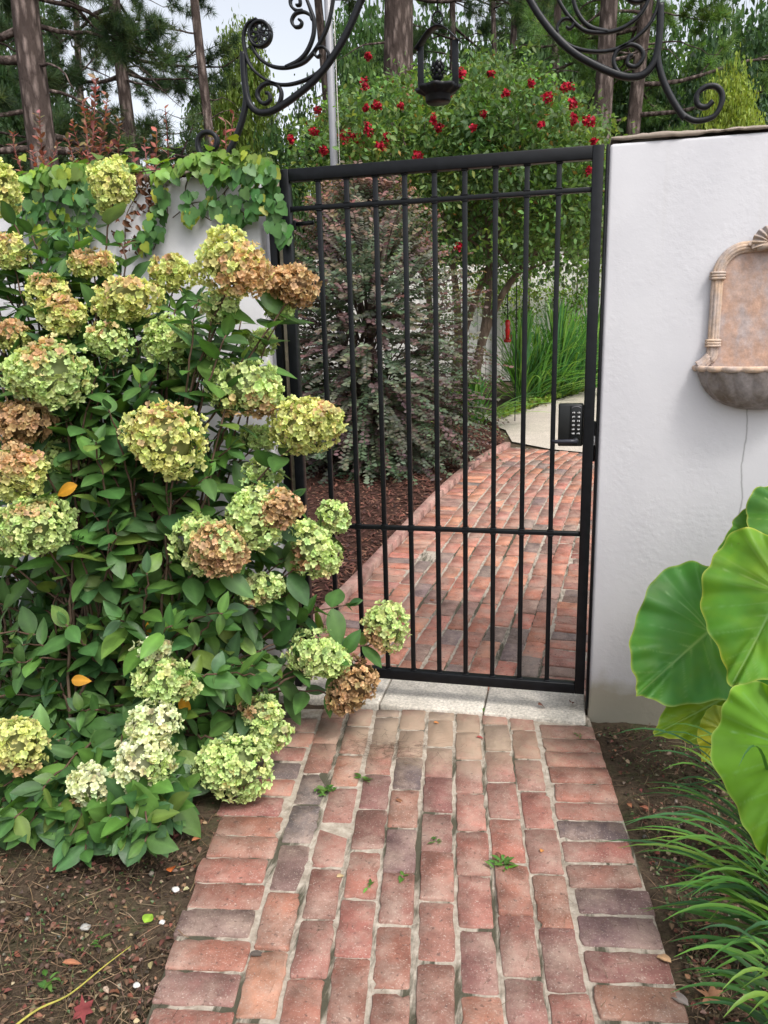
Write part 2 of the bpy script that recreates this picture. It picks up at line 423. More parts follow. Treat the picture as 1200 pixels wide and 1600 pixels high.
BRICKS = [(0.345, 0.150, 0.115), (0.315, 0.135, 0.108), (0.285, 0.125, 0.105), (0.37, 0.170, 0.125), (0.27, 0.125, 0.108), (0.24, 0.118, 0.105), (0.18, 0.115, 0.112), (0.135, 0.105, 0.113), (0.33, 0.135, 0.112), (0.30, 0.145, 0.12)]
def brick_path(name, centre, width, cols, z0, lit_warm=0.0, gap=0.0135, groups=None):
    """centre: dense polyline (k,2). A border of bricks laid across on each side, columns of bricks laid lengthwise between"""
    C = np.asarray(centre, float)
    seg = np.linalg.norm(np.diff(C, axis=0), axis=1); S = np.concatenate([[0], np.cumsum(seg)])
    T = np.gradient(C, axis=0); T /= np.linalg.norm(T, axis=1)[:, None]
    Wd = np.broadcast_to(np.asarray(width, float), (len(C),))
    W0 = float(np.mean(Wd))
    def at(u, v):
        x = np.interp(v, S, C[:, 0]); y = np.interp(v, S, C[:, 1])
        tx = np.interp(v, S, T[:, 0]); ty = np.interp(v, S, T[:, 1]); w = np.interp(v, S, Wd)
        q = (u / W0 - 0.5) * w
        return x + ty * q, y - tx * q
    mb = MB()
    b = 0.205
    cw = (W0 - 2 * b - (cols + 1) * gap) / cols
    def brick(u0, u1, v0, v1):
        c = 0.0045; e = 0.0025; chip = random.randrange(8) if random.random() < 0.4 else -1; cd_ = random.uniform(0.004, 0.011)
        j = lambda: random.gauss(0, 0.0016)
        u0 += j(); u1 += j(); v0 += j(); v1 += j()
        sk = random.gauss(0, 0.002)
        oct_ = [(u0 + c, v0), (u1 - c, v0 + sk), (u1, v0 + c + sk), (u1, v1 - c), (u1 - c, v1), (u0 + c, v1 - sk), (u0, v1 - c - sk), (u0, v0 + c)]
        uc, vc = (u0 + u1) / 2, (v0 + v1) / 2
        zt = random.gauss(0, 0.0022); tu, tv = random.gauss(0, 0.018), random.gauss(0, 0.012)
        V = []
        # worn outline: extra points along each side, knocked in a little
        pts = []
        for q in range(8):
            (ua, va), (ub, vb) = oct_[q], oct_[(q + 1) % 8]; pts.append((ua, va) if q != chip else (ua + cd_ * (1 if ua < (u0 + u1) / 2 else -1), va + cd_ * (1 if va < (v0 + v1) / 2 else -1)))
            ns = int(math.hypot(ub - ua, vb - va) / 0.03)
            for r in range(1, ns + 1):
                f_ = r / (ns + 1); pts.append((ua + (ub - ua) * f_ + random.gauss(0, 0.0017), va + (vb - va) * f_ + random.gauss(0, 0.0017)))
        K = len(pts)
        for (k, ins) in ((-0.05, 0), (-0.0045, 0), (0.0, e)):
            for (u, v) in pts:
                uu = u + (uc - u) / max(abs(uc - u), 1e-6) * min(ins, abs(uc - u)); vv = v + (vc - v) / max(abs(vc - v), 1e-6) * min(ins, abs(vc - v))
                x, y = at(uu, vv)
                V.append((x, y, float(rise(y)) + z0 + k + zt + tu * (uu - uc) + tv * (vv - vc) + (random.gauss(0, 0.0006) if k else 0)))
        F = [tuple(range(2 * K, 3 * K))] + [(r * K + i, r * K + (i + 1) % K, (r + 1) * K + (i + 1) % K, (r + 1) * K + i) for r in (0, 1) for i in range(K)]
        w = random.random()
        base = np.array(BRICKS[random.choice((6, 7, 7, 5))] if w < 0.19 else random.choice(BRICKS[:6] + BRICKS[8:]))
        base = base * (1 + lit_warm * np.array([0.42, 0.34, 0.22]))  # stronger light beyond the gate painted in: bricks lightened and warmed
        base = base * np.array([1.0, 1.0, 0.93]) * random.uniform(0.82, 1.15) * np.array([random.uniform(0.95, 1.05) for _ in range(3)])
        mb.add(V, F, base)
    L = S[-1]
    for side in (0, 1):
        v = random.uniform(0, 0.03)
        u0 = 0 if side == 0 else W0 - b
        while v + 0.09 < L:
            l = 0.094 + random.gauss(0, 0.003); o = random.gauss(0, 0.006)
            brick(u0 + o, u0 + b + o, v, v + l); v += l + random.uniform(0.006, 0.019)
    for k in range(cols):
        u = b + gap + k * (cw + gap); v = -random.uniform(0.0, 0.2)
        wander = random.gauss(0, 0.003)
        while v < L - 0.05:
            l = 0.195 + random.gauss(0, 0.004)
            v0 = max(v, 0.0); v1 = min(v + l, L)
            if v1 - v0 > 0.03: brick(u + wander, u + cw + wander, v0, v1)
            v += l + random.uniform(0.004, 0.016)
    o = mb.build(name, BRICK); tag(o, kind='structure')
    # the mortar bed between the bricks
    mv = MB(); n = 48; k = 14
    vs = np.linspace(0, L, n); us = np.linspace(0.004, W0 - 0.004, k)
    V = []
    for v in vs:
        for u in us:
            x, y = at(u, v); V.append((x, y, float(rise(y)) + z0 - 0.0062))
    F = [(i * k + j, i * k + j + 1, (i + 1) * k + j + 1, (i + 1) * k + j) for i in range(n - 1) for j in range(k - 1)]
    mv.add(V, F); tag(mv.build('mortar_bed', MORTAR), kind='structure')
    return at, W0, L

fy = np.linspace(-2.35, -0.062, 60)
coef = np.polyfit([-1.645, -0.9, -0.06, -1.35], [-0.388, -0.512, -0.63, -0.43], 2)
fc = np.stack([np.polyval(coef, fy), fy], 1)
brick_path('brick_path', fc, np.interp(fy, [-2.35, -1.6, -0.9, -0.06], [1.25, 1.25, 1.31, 1.325]), 8, 0.0)

edge_px = [(490, 955), (528, 922), (569, 878), (600, 850), (619, 831), (655, 790), (690, 755), (740, 718), (790, 690)]
eg = np.array([onG(*p, dz=0.05)[:2] for p in edge_px])
eg = np.vstack([[eg[0, 0] - 0.035, 0.225], eg])
pc = np.polyfit(eg[:, 1], eg[:, 0], 4)
ey = np.linspace(0.225, eg[-1, 1], 70)
left_edge = np.stack([np.polyval(pc, ey), ey], 1)         # outer side of the raised kerb
tl = np.gradient(left_edge, axis=0); tl /= np.linalg.norm(tl, axis=1)[:, None]
nrm = np.stack([tl[:, 1], -tl[:, 0]], 1)
W2 = 1.40
brick_path('garden_path', left_edge + nrm * (0.075 + W2 / 2), W2, 9, 0.004, lit_warm=0.95)
# raised brick kerb along the mulch
kb = MB()
S = np.concatenate([[0], np.cumsum(np.linalg.norm(np.diff(left_edge, axis=0), axis=1))])
v = 0.0
while v < S[-1] - 0.1:
    l = 0.2 + random.gauss(0, 0.004); Vs = []
    for zz, ins in ((-0.06, 0), (0.048, 0), (0.054, 0.006)):
        for (q, vv) in ((0 + ins, v + ins), (0.066 - ins, v + ins), (0.066 - ins, v + l - ins), (0 + ins, v + l - ins)):
            x = np.interp(vv, S, left_edge[:, 0]) + q * np.interp(vv, S, nrm[:, 0]); y = np.interp(vv, S, left_edge[:, 1]) + q * np.interp(vv, S, nrm[:, 1])
            Vs.append((x, y, float(rise(y)) + zz))
    F = [(8, 9, 10, 11)] + [(r * 4 + i, r * 4 + (i + 1) % 4, (r + 1) * 4 + (i + 1) % 4, (r + 1) * 4 + i) for r in (0, 1) for i in range(4)]
    kb.add(Vs, F, np.array((0.36, 0.19, 0.16)) * random.uniform(0.85, 1.15)); v += l + 0.004
tag(kb.build('path_kerb', BRICK), kind='structure')

# concrete walk beyond the bricks
cpx = [(700, 668), (765, 662), (790, 672), (800, 690), (862, 702), (945, 710), (1010, 650), (1010, 585), (940, 600), (909, 612), (869, 625), (827, 636), (780, 649), (720, 655)]
cm = MB(); cv = [onG(*p, dz=-0.004) for p in cpx]
cm.add(cv, [tuple(range(len(cv)))[::-1]]); co_ = cm.build('concrete_walk', CONCRETE); tag(co_, kind='structure')
def tri(o):
    bm = bmesh.new(); bm.from_mesh(o.data); bmesh.ops.triangulate(bm, faces=bm.faces[:]); bmesh.ops.subdivide_edges(bm, edges=bm.edges[:], cuts=8, use_grid_fill=True)
    for v_ in bm.verts: v_.co.z = float(rise(v_.co.y)) - 0.003
    bmesh.ops.recalc_face_normals(bm, faces=bm.faces[:]); bm.to_mesh(o.data); bm.free()
tri(co_)

# mulch bed left of the path
def mulch_x(y):
    far = np.array([onG(773, 661)[:2], onG(700, 655)[:2]])
    yy = np.concatenate([left_edge[:, 1], [far[0, 1] + 0.01, far[1, 1] + 0.3]]); xx = np.concatenate([left_edge[:, 0], [far[0, 0], far[1, 0]]])
    return np.interp(y, yy, xx)
ys = np.linspace(0.22, 9.6, 90); V = []; K = 30
for y in ys:
    x1 = float(mulch_x(y))
    for k in range(K):
        q = k / (K - 1); x = x1 + 0.004 - 6.0 * q ** 1.7
        V.append((x, y, float(rise(y)) + 0.012 + 0.05 * min(1, q * 6) + 0.012 * math.sin(x * 8 + y * 5)))
F = [(i * K + j, (i + 1) * K + j, (i + 1) * K + j + 1, i * K + j + 1) for i in range(89) for j in range(K - 1)]
mm = MB(); mm.add(V, [f[::-1] for f in F]); tag(mm.build('mulch_bed', MULCH_BASE, smooth=True), kind='structure')
n = 15000
cy = R_.uniform(0.25, 8.8, n) ** 1.0; off = R_.uniform(0, 1, n) ** 1.3 * 2.6
cx = mulch_x(cy) - off
q = (off / 6.0) ** (1 / 1.7)
P = np.stack([cx, cy, rise(cy) + 0.022 + 0.05 * np.minimum(1, q * 6) + 0.012 * np.sin(cx * 8 + cy * 5) + R_.uniform(0, 0.012, n)], 1)
yaw = R_.uniform(0, 6.283, n); D = np.stack([np.cos(yaw), np.sin(yaw), R_.normal(0, 0.3, n)], 1)
M = frames(D, np.stack([R_.normal(0, 0.35, n), R_.normal(0, 0.35, n), np.ones(n)], 1)) * np.stack([R_.uniform(0.006, 0.017, n), R_.uniform(0.02, 0.06, n), np.full(n, 0.006)], 1)[:, None, :]
pal = np.array([(0.12, 0.045, 0.03), (0.075, 0.03, 0.022), (0.16, 0.07, 0.045), (0.045, 0.022, 0.018), (0.22, 0.12, 0.08)])
tV = [(-.5, -.5, 0), (.5, -.45, 0), (.4, .5, 0), (-.45, .4, 0), (0, 0, 0.7)]
ch = MB(); ch.scatter(tV, [(0, 1, 4), (1, 2, 4), (2, 3, 4), (3, 0, 4)], M, P, jitter_col(pal[R_.choice(5, n, p=[.35, .25, .2, .15, .05])], n, 0.2, 0.05))
tag(ch.build('mulch_chips', CHIPS), 'loose reddish brown bark mulch chips covering the bed', None, kind='stuff')

# sill of three stone slabs under the gate
xb = [-1.33, -0.84, -0.40, 0.012]
for i in range(3):
    m = MB(); m.box(((xb[i] + xb[i + 1]) / 2, 0.08, -0.028), (xb[i + 1] - xb[i] - 0.006, 0.285, 0.08), bev=0.008)
    tag(m.build('threshold', STONE), kind='structure')

# ================================================================== the two garden walls
def wall(name, x0, x1, label):
    root = thing(name, label, 'wall', None, ((x0 + x1) / 2, 0.1, 0))
    lx = np.array(root.location)
    m = MB(); m.box(local(((x0 + x1) / 2, 0.1, 1.02), lx), (x1 - x0, 0.2, 2.26), bev=0.012)
    m.build('wall_body', STUCCO, root)
    # crumbling mortar cap, its front edge uneven
    c = MB(); n = int((x1 - x0) / 0.02)
    xs = np.linspace(x0 + 0.004, x1 - 0.004, n); V = []
    for x in xs:
        f = -0.004 + 0.006 * math.sin(x * 23) + random.gauss(0, 0.003); h = 2.172 + 0.0025 * math.sin(x * 11) + random.gauss(0, 0.0012)
        bt = 2.1575 + 0.003 * math.sin(x * 17 + 1) + random.gauss(0, 0.0016)
        for (y, z) in ((f + 0.006, bt), (f, bt + 0.004), (f + 0.001, h - 0.005), (f + 0.008, h), (0.2, h + 0.002), (0.203, h - 0.02)):
            V.append(local((x, y, z), lx))
    F = [(i * 6 + j, i * 6 + j + 1, (i + 1) * 6 + j + 1, (i + 1) * 6 + j) for i in range(n - 1) for j in range(5)]
    F += [tuple(range(6))[::-1], tuple((n - 1) * 6 + j for j in range(6))]
    c.add(V, [f[::-1] for f in F], (0.29, 0.24, 0.195)); c.build('wall_cap', PLAIN, root)
    return root
wall('garden_wall', 0.019, 5.0, 'white rough stucco wall carrying the terracotta wall fountain')
wall('garden_wall', -8.0, -1.272, 'white stucco wall draped with climbing vine behind the hydrangea bush')

# ================================================================== the gate
GL, GR, ZB, ZT, ZM, ZU = -1.178, 0.0, 0.106, 2.146, 0.768, 2.006
gate = thing('iron_gate', 'tall black metal garden gate of upright bars with a keypad lock', 'gate', None, ((GL + GR) / 2, 0, 0))
gl = np.array(gate.location)
f = MB(); s = 0.038
for x in (GL + s / 2, GR - s / 2): f.box(local((x, 0, (ZB + ZT) / 2), gl), (s, s, ZT - ZB), bev=0.0025)
f.box(local(((GL + GR) / 2, 0, ZT - 0.022), gl), (GR - GL - 2 * s, s - 0.001, 0.044), bev=0.0025)
f.box(local(((GL + GR) / 2, 0, ZB + 0.021), gl), (GR - GL - 2 * s, s - 0.001, 0.042), bev=0.0025)
f.build('gate_frame', GATE, gate)
for z, nm in ((ZU, 'crossrail'), (ZM, 'crossrail')):
    m = MB(); m.box(local(((GL + GR) / 2, 0, z), gl), (GR - GL - 2 * s, 0.0235, 0.0165), bev=0.002); m.build(nm, GATE, gate)
bx = np.linspace(GL + s, GR - s, 11)[1:-1]
for x in bx:
    m = MB(); m.box(local((x, 0, (ZB + ZT) / 2), gl), (0.0178, 0.0178, ZT - ZB - 0.08), bev=0.002)
    for z in (ZU, ZM):                                   # weld beads where the bar passes the rail
        m.box(local((x, 0, z + 0.010), gl), (0.0255, 0.0262, 0.006), bev=0.002)
        m.box(local((x, 0, z - 0.010), gl), (0.0245, 0.0252, 0.005), bev=0.002)
    m.box(local((x, 0, ZB + 0.044), gl), (0.025, 0.025, 0.006), bev=0.002); m.box(local((x, 0, ZT - 0.0465), gl), (0.025, 0.025, 0.006), bev=0.002)
    m.build('bar', GATE, gate)
# hinge pin on the hinge stile
m = MB(); h0 = onY(470, 350, 0.03); m.tube([local((GL + 0.03, 0.03, h0[2]), gl), local((GL + 0.115, 0.03, h0[2] + 0.002), gl)], 0.008, 10)
m.box(local((GL + 0.03, 0.026, h0[2] - 0.004), gl), (0.03, 0.016, 0.035), bev=0.002); m.build('hinge', GATE, gate)
# keypad lock
LOCKM = mat_col('lock_metal', 0.4, 40, 0.2, 150, 0.1)
a = onY(873, 631, 0.0); b = onY(911, 697, 0.0)
zc, zh = (a[2] + b[2]) / 2, a[2] - b[2]; x0 = a[0]; x1 = GR - s - 0.0005
lk_ = MB(); lk_.box(local(((x0 + x1) / 2, 0.012, zc), gl), (x1 - x0, 0.045, zh), (0.010, 0.011, 0.011), bev=0.006); lock = lk_.build('keypad_lock', LOCKM, gate)
kx = x1 - 0.0265
m = MB(); m.box(local((kx, -0.0125, zc + 0.012), gl), (0.042, 0.006, zh * 0.80), (0.007, 0.008, 0.009), bev=0.0028)
m.tube([local((kx + 0.018 * math.cos(t), -0.0165, zc + zh * 0.38 + 0.010 * math.sin(t)), gl) for t in np.linspace(0.3, math.pi - 0.3, 9)], 0.0018, 6, (0.10, 0.10, 0.11))
m.build('keypad', LOCKM, lock)
for r in range(6):
    for c_ in range(2):
        px_ = kx + (c_ - 0.5) * 0.019; pz = zc + zh * 0.30 - r * zh * 0.098
        m = MB(); m.tube([local((px_, -0.0140, pz), gl), local((px_, -0.0185, pz), gl)], 0.0062, 10, (0.02, 0.02, 0.022))
        # worn pale figures on the button
        for (dx, w, hh) in ((-0.0032, 0.0020, 0.0062), (0.0005, 0.0022, 0.0058), (0.0037, 0.0018, 0.0060)):
            m.box(local((px_ + dx + random.gauss(0, 0.0003), -0.0189, pz + random.gauss(0, 0.0004)), gl), (w, 0.0012, hh * random.uniform(0.7, 1)), (0.62, 0.62, 0.62))
        m.build('button', LOCKM, lock)
hz = onY(880, 689, -0.03)[2]
m = MB(); xl = onY(862, 690, -0.035)[0]
m.tube([local((kx, -0.008, hz), gl), local((kx, -0.045, hz), gl)], 0.011, 12, (0.012, 0.013, 0.015))
m.tube([local((kx + 0.006, -0.04, hz + 0.001), gl), local((kx - 0.02, -0.043, hz), gl), local((xl + 0.02, -0.042, hz - 0.001), gl), local((xl, -0.040, hz - 0.001), gl)], [0.0085, 0.0085, 0.0075, 0.0065], 12, (0.02, 0.021, 0.03))
m.build('lever', LOCKM, lock)
# jambs: black strip with the strike plate on the right, post and bare timber strip on the left
jr = thing('gate_jamb', 'narrow black steel strip with a strike plate at the white wall end', 'jamb', None, (0.013, 0.03, 0))
m = MB(); m.box((0.0, 0, 1.09), (0.009, 0.05, 2.12), bev=0.0015); m.build('strip', GATE, jr)
m = MB(); kz = onY(930, 690, 0.02)[2]; m.box((-0.009, 0.0, kz), (0.007, 0.03, 0.15), bev=0.001); sp = m.build('strike_plate', GATE, jr)
m = MB(); m.box((-0.0082, -0.0165, kz + 0.005), (0.006, 0.003, 0.035), (0.5, 0.5, 0.5), bev=0.0008); m.build('latch_bolt', LOCKM, jr)
jl = thing('gate_post', 'black steel hinge post with a bare timber strip beside the vine wall', 'post', None, (-1.225, 0.05, 0))
m = MB(); m.box((-0.008, 0.0, 1.06), (0.03, 0.04, 2.1), bev=0.002); m.build('post', GATE, jl)
m = MB(); m.box((0.022, 0.004, 1.07), (0.02, 0.026, 2.12), (0.46, 0.38, 0.29), bev=0.002); m.build('timber_strip', WOOD, jl)

# ================================================================== wrought iron overthrow above the gate
AY = 0.1; AXC = -0.584
def A(px, py): return onY(px, py, AY)
def zA(pts): return [A(300 + x / 3.0, y / 3.0) for x, y in pts]          # points read off an enlarged crop
heavy = zA([(800, -20), (788, 10), (760, 80), (715, 175), (650, 282), (580, 370), (500, 440), (430, 490), (370, 522), (320, 528), (285, 508), (262, 468), (250, 410), (243, 330), (240, 245)])
leg = zA([(160, 735), (190, 680), (222, 605), (244, 530), (254, 462), (250, 400)])
foot = zA([(215, 625), (190, 680), (160, 725), (118, 752), (60, 745), (32, 700), (30, 655), (52, 625), (88, 622), (116, 648), (112, 690), (84, 702), (62, 684)])
rim_c = A(300 + 320 / 3, 160 / 3); rim_r = mpp(rim_c) * 17.5
rose_bar = zA([(640, 262), (634, 290), (590, 342), (520, 380), (440, 398), (370, 386), (300, 340), (262, 285), (245, 215), (243, 160), (262, 112), (305, 88)])
mid_scroll = zA([(640, 290), (640, 250), (618, 222), (588, 226), (574, 250), (588, 268), (604, 256)])
inner_bar = zA([(285, 218), (300, 250), (330, 285), (380, 312), (440, 318), (510, 300), (552, 268), (600, 200), (640, 110), (662, 0), (668, -40)])
fan_bar = zA([(440, 316), (500, 285), (540, 240), (568, 170), (572, 100), (556, 45), (535, -10)])
fan_scroll = zA([(564, 95), (552, 70), (520, 56), (485, 66), (468, 98), (482, 126), (508, 124), (515, 102), (500, 92)])
top_scroll = zA([(520, 50), (490, 50), (466, 30), (462, 0), (480, -18), (504, -6), (506, 22), (488, 26)])
low_scroll = zA([(395, 508), (415, 470), (418, 430), (396, 398), (352, 390), (315, 418), (308, 455), (335, 486), (366, 470), (362, 440), (346, 436)])
def mirror(P): Q = np.array(P, float); Q[:, 0] = 2 * AXC - Q[:, 0]; return Q
arch = thing('iron_overthrow', 'black wrought iron scroll arch standing on both wall tops above the gate', 'ironwork', None, (AXC, AY, 2.17))
al = np.array(arch.location)
for flip in (False, True):
    g = mirror if flip else (lambda P: np.array(P, float))
    up = np.array([heavy[0] + np.array([0.02, 0, 0.10]), heavy[0] + np.array([0.06, 0, 0.25]), heavy[0] + np.array([0.12, 0, 0.40]), np.array([AXC - 0.008, AY, 3.22])])[::-1]
    m = MB(); m.ribbon(local(smooth_path(g(np.vstack([up, heavy])), 140), al), 0.0225, 0.026); m.build('arch_bar', IRON, arch)
    m = MB(); m.ribbon(local(smooth_path(g(leg), 60), al), [0.020] * len(smooth_path(g(leg), 60)), 0.0255)
    m.ribbon(local(smooth_path(g(foot), 110), al), 0.0165, 0.0245); m.build('foot_scroll', IRON, arch)
    for pts, w, nm in ((rose_bar, 0.0105, 'scroll'), (inner_bar, 0.0115, 'scroll'), (fan_bar, 0.013, 'scroll'), (mid_scroll, 0.009, 'scroll'), (fan_scroll, 0.0095, 'scroll'), (top_scroll, 0.0095, 'scroll'), (low_scroll, 0.0135, 'scroll')):
        sp_ = smooth_path(g(pts), 90); k = len(sp_)
        m = MB(); m.ribbon(local(sp_, al), w * np.interp(np.arange(k) / k, [0, 0.75, 1], [1, 1, 0.7]), 0.021); m.build(nm, IRON, arch)
    # cast rosette: rim, six petals and a boss
    rc = g([rim_c])[0]; m = MB()
    m.ribbon(local([(rc[0] + rim_r * math.cos(t), AY, rc[2] + rim_r * math.sin(t)) for t in np.linspace(0, 2 * math.pi, 40)], al), 0.010, 0.030)
    rs = m.build('rosette', IRON, arch); m = MB()
    for k in range(8):
        t = k / 8 * 2 * math.pi
        lp = [(rc[0] + rim_r * (0.5 * math.cos(t) + 0.36 * math.cos(t) * math.cos(q) - 0.22 * math.sin(t) * math.sin(q)), AY - 0.004, rc[2] + rim_r * (0.5 * math.sin(t) + 0.36 * math.sin(t) * math.cos(q) + 0.22 * math.cos(t) * math.sin(q))) for q in np.linspace(0, 2 * math.pi, 14)]
        m.tube(local(lp, al), 0.0035, 6)
    m.box(local((rc[0], AY + 0.004, rc[2]), al), (rim_r * 0.3, 0.02, rim_r * 0.3), bev=0.004); m.build('petals', IRON, rs)
    bp = g([A(1045, 203)])[0]
    if flip is False: bp = 2 * np.array([AXC, 0, 0]) * np.array([1, 0, 0]) + np.array([-1, 1, 1]) * A(1048, 200)
    else: bp = A(1048, 200)
    m = MB(); m.box(local((bp[0], AY, 2.1775), al), (0.26, 0.05, 0.009), bev=0.002); m.build('base_plate', IRON, arch)

# ------------------------------------------------------------------ the hanging lantern
LX, LY = -0.589, 0.1
lan = thing('hanging_lantern', 'small black iron lantern hanging from the arch over the gate', 'lantern', None, (LX, LY, 2.365))
hw = 0.068; zt_, zb_ = 0.185, 0.03
rz = Matrix.Rotation(math.radians(-14), 3, 'Z'); RZ = np.array(rz)
def rot(P): return np.asarray(P, float) @ RZ.T
for sx in (-1, 1):
    m = MB(); m.box(rot([(sx * hw, 0, (zt_ + zb_) / 2)])[0], (0.024, 0.004, zt_ - zb_), bev=0.001, rot=RZ); m.build('strap', IRON, lan)
m = MB()
roof = [(-0.086, 0, 0.176), (-0.066, 0, 0.195), (-0.034, 0, 0.226), (0, 0, 0.238), (0.034, 0, 0.226), (0.066, 0, 0.195), (0.086, 0, 0.176)]
sp_ = rot(smooth_path(roof, 30)); m.ribbon(sp_, 0.004, 0.04, ydir=rot([(0, 1, 0)])[0]); m.build('roof_band', IRON, lan)
m = MB(); m.tube(rot([(0.02 * math.cos(t), 0, 0.266 + 0.02 * math.sin(t)) for t in np.linspace(0, 2 * math.pi, 24)]), 0.0032, 8)
m.tube(rot([(0, 0, 0.286), (0.004, 0, 0.45), (0, 0, 0.88)]), 0.003, 8); m.build('hanging_ring', IRON, lan)
m = MB(); sc = lambda t, i: 1 + (0.09 * math.cos(8 * t) if i in (1, 2, 3) else 0)
m.lathe((0, 0, 0), [(0.045, 0.012), (0.072, 0.028), (0.080, 0.040), (0.077, 0.041), (0.05, 0.022), (0.0, 0.02)], 48, flute=sc)
m.lathe((0, 0, 0), [(0.0, -0.012), (0.042, -0.012), (0.046, -0.006), (0.046, 0.012), (0.05, 0.016)], 36); m.build('dish', IRON, lan)
m = MB(); m.lathe((0, 0, 0), [(0.008, 0.02), (0.006, 0.04), (0.006, 0.058), (0.014, 0.066)], 12)
for ring in range(5):                                   # cast leaves of the finial
    for k in range(8):
        t = (k + ring * 0.5) / 8 * 2 * math.pi; r0 = 0.016 + 0.012 * math.sin((ring + 0.6) / 5 * math.pi); z0 = 0.064 + ring * 0.011
        d = np.array([math.cos(t), math.sin(t), 0]); e = np.array([-math.sin(t), math.cos(t), 0])
        Vv = [d * r0 * 0.6 + e * 0.006 + (0, 0, z0), d * r0 * 0.6 - e * 0.006 + (0, 0, z0), d * (r0 * 1.05) - e * 0.007 + (0, 0, z0 + 0.009), d * r0 * 0.8 + (0, 0, z0 + 0.022), d * (r0 * 1.05) + e * 0.007 + (0, 0, z0 + 0.009), d * r0 * 1.1 + (0, 0, z0 + 0.008)]
        m.add(Vv, [(0, 1, 5), (1, 2, 5), (2, 3, 5), (3, 4, 5), (4, 0, 5)])
m.build('finial', IRON, lan)

# ================================================================== terracotta wall fountain
def mat_terra():
    m, nd, lk, bs, out = nodes_of('weathered_terracotta')
    geo = nd.new('ShaderNodeNewGeometry').outputs['Position']
    mp = nd.new('ShaderNodeMapping'); mp.inputs['Scale'].default_value = (1, 1, 0.6); lk.new(geo, mp.inputs[0])
    f = ramp(nd, lk, noise(nd, lk, 11, 7, mp.outputs[0], 0.68), [(0.40, 0.0), (0.60, 1.0)])
    c = mixc(nd, lk, attr(nd), (0.36, 0.33, 0.335), math_n(nd, lk, 'MULTIPLY', f, 0.75))
    f2 = ramp(nd, lk, noise(nd, lk, 42, 5, geo, 0.7), [(0.3, 0.72), (0.7, 1.2)])
    c = mixc(nd, lk, c, f2, 1.0, 'MULTIPLY')
    lk.new(c, bs.inputs['Base Color']); bs.inputs['Roughness'].default_value = 0.8; bs.inputs['Specular IOR Level'].default_value = 0.2
    lk.new(bump(nd, lk, noise(nd, lk, 130, 5, geo), 0.35, 0.003), bs.inputs['Normal']); return m
TERRA = mat_terra()
FX = 0.548; FZ = 1.392
ft = thing('wall_fountain', 'terracotta wall fountain with fluted basin and shell crest on the white wall', 'fountain', None, (FX, 0, FZ))
PX = 0.158                                            # half width of the panel at the frame centre
tan_ = (0.55, 0.39, 0.27)
out = [(-PX, 0.055), (-PX, 0.30)] + [(-PX + 0.085 - 0.085 * math.cos(t), 0.30 + 0.098 * math.sin(t)) for t in np.linspace(0.12, math.pi / 2, 9)]
out += [(0.0, 0.402)]
out = out + [(-x, z) for x, z in out[:-1]][::-1]
m = MB(); V = [(x, -0.014, z) for x, z in out] + [(x, 0.004, z) for x, z in out]; k = len(out)
V += [(-PX, -0.014, 0.0), (PX, -0.014, 0.0)]
m.add(V, [tuple(range(k)) + (k * 2 + 1, k * 2)], (0.46, 0.30, 0.225)); panel = m.build('back_panel', TERRA, ft)
m = MB(); path = np.array([(x, -0.018, z) for x, z in [(-PX - 0.045, 0.004), (-PX - 0.028, 0.014), (-PX - 0.010, 0.034)]] + [(x, -0.018, z) for x, z in out] + [(x, -0.018, z) for x, z in [(PX + 0.010, 0.034), (PX + 0.028, 0.014), (PX + 0.045, 0.004)]])
path = smooth_path(path, 160)
T = np.gradient(path, axis=0); T /= np.linalg.norm(T, axis=1)[:, None]; Nn = np.cross(T, (0, 1, 0))
for j, r in ((-1.05, 0.0085), (-0.35, 0.0075), (0.35, 0.0075), (1.05, 0.0085)):
    m.tube(path + Nn * (j * 0.0105) + np.array([0, -0.004 if abs(j) < 1 else 0.002, 0]), r, 8, tan_)
m.build('moulded_frame', TERRA, ft, True)
for sx in (-1, 1):
    for z in (0.075, 0.30):
        m = MB()
        for q in range(3): m.tube([(sx * PX - 0.023, -0.018, z + q * 0.009), (sx * PX - 0.018, -0.032, z + q * 0.009), (sx * PX + 0.018, -0.032, z + q * 0.009), (sx * PX + 0.023, -0.018, z + q * 0.009)], 0.005, 8, (0.55, 0.40, 0.28))
        m.build('band', TERRA, ft, True)
m = MB(); NR, NA = 8, 61                                # scallop shell
V = []
for i in range(NR):
    for j in range(NA):
        t = math.radians(-18) + (math.pi + math.radians(36)) * j / (NA - 1); q = i / (NR - 1)
        rr = 0.062 * q * (1 + 0.03 * math.cos(10 * 2 * math.pi * j / (NA - 1)))
        V.append((rr * math.cos(t) * 1.0, -0.018 - 0.030 * math.sin(q * 2.6) - 0.007 * q * math.cos(10 * 2 * math.pi * j / (NA - 1)), 0.408 + rr * math.sin(t) * 0.9))
m.add(V, [(i * NA + j, i * NA + j + 1, (i + 1) * NA + j + 1, (i + 1) * NA + j) for i in range(NR - 1) for j in range(NA - 1)], (0.46, 0.33, 0.22))
for sx in (-1, 1):                                     # curls at its foot
    m.tube([(sx * (0.052 + 0.016 * math.cos(t) * (1 - t / 9)), -0.034, 0.400 + 0.016 * math.sin(t) * (1 - t / 9)) for t in np.linspace(0, 7.5, 30)], 0.006, 8, tan_)
m.tube([(-0.045, -0.036, 0.392), (0, -0.044, 0.398), (0.045, -0.036, 0.392)], 0.011, 10, (0.5, 0.36, 0.25)); m.build('shell_crest', TERRA, ft, True)
BW, BD = 0.212, 0.165
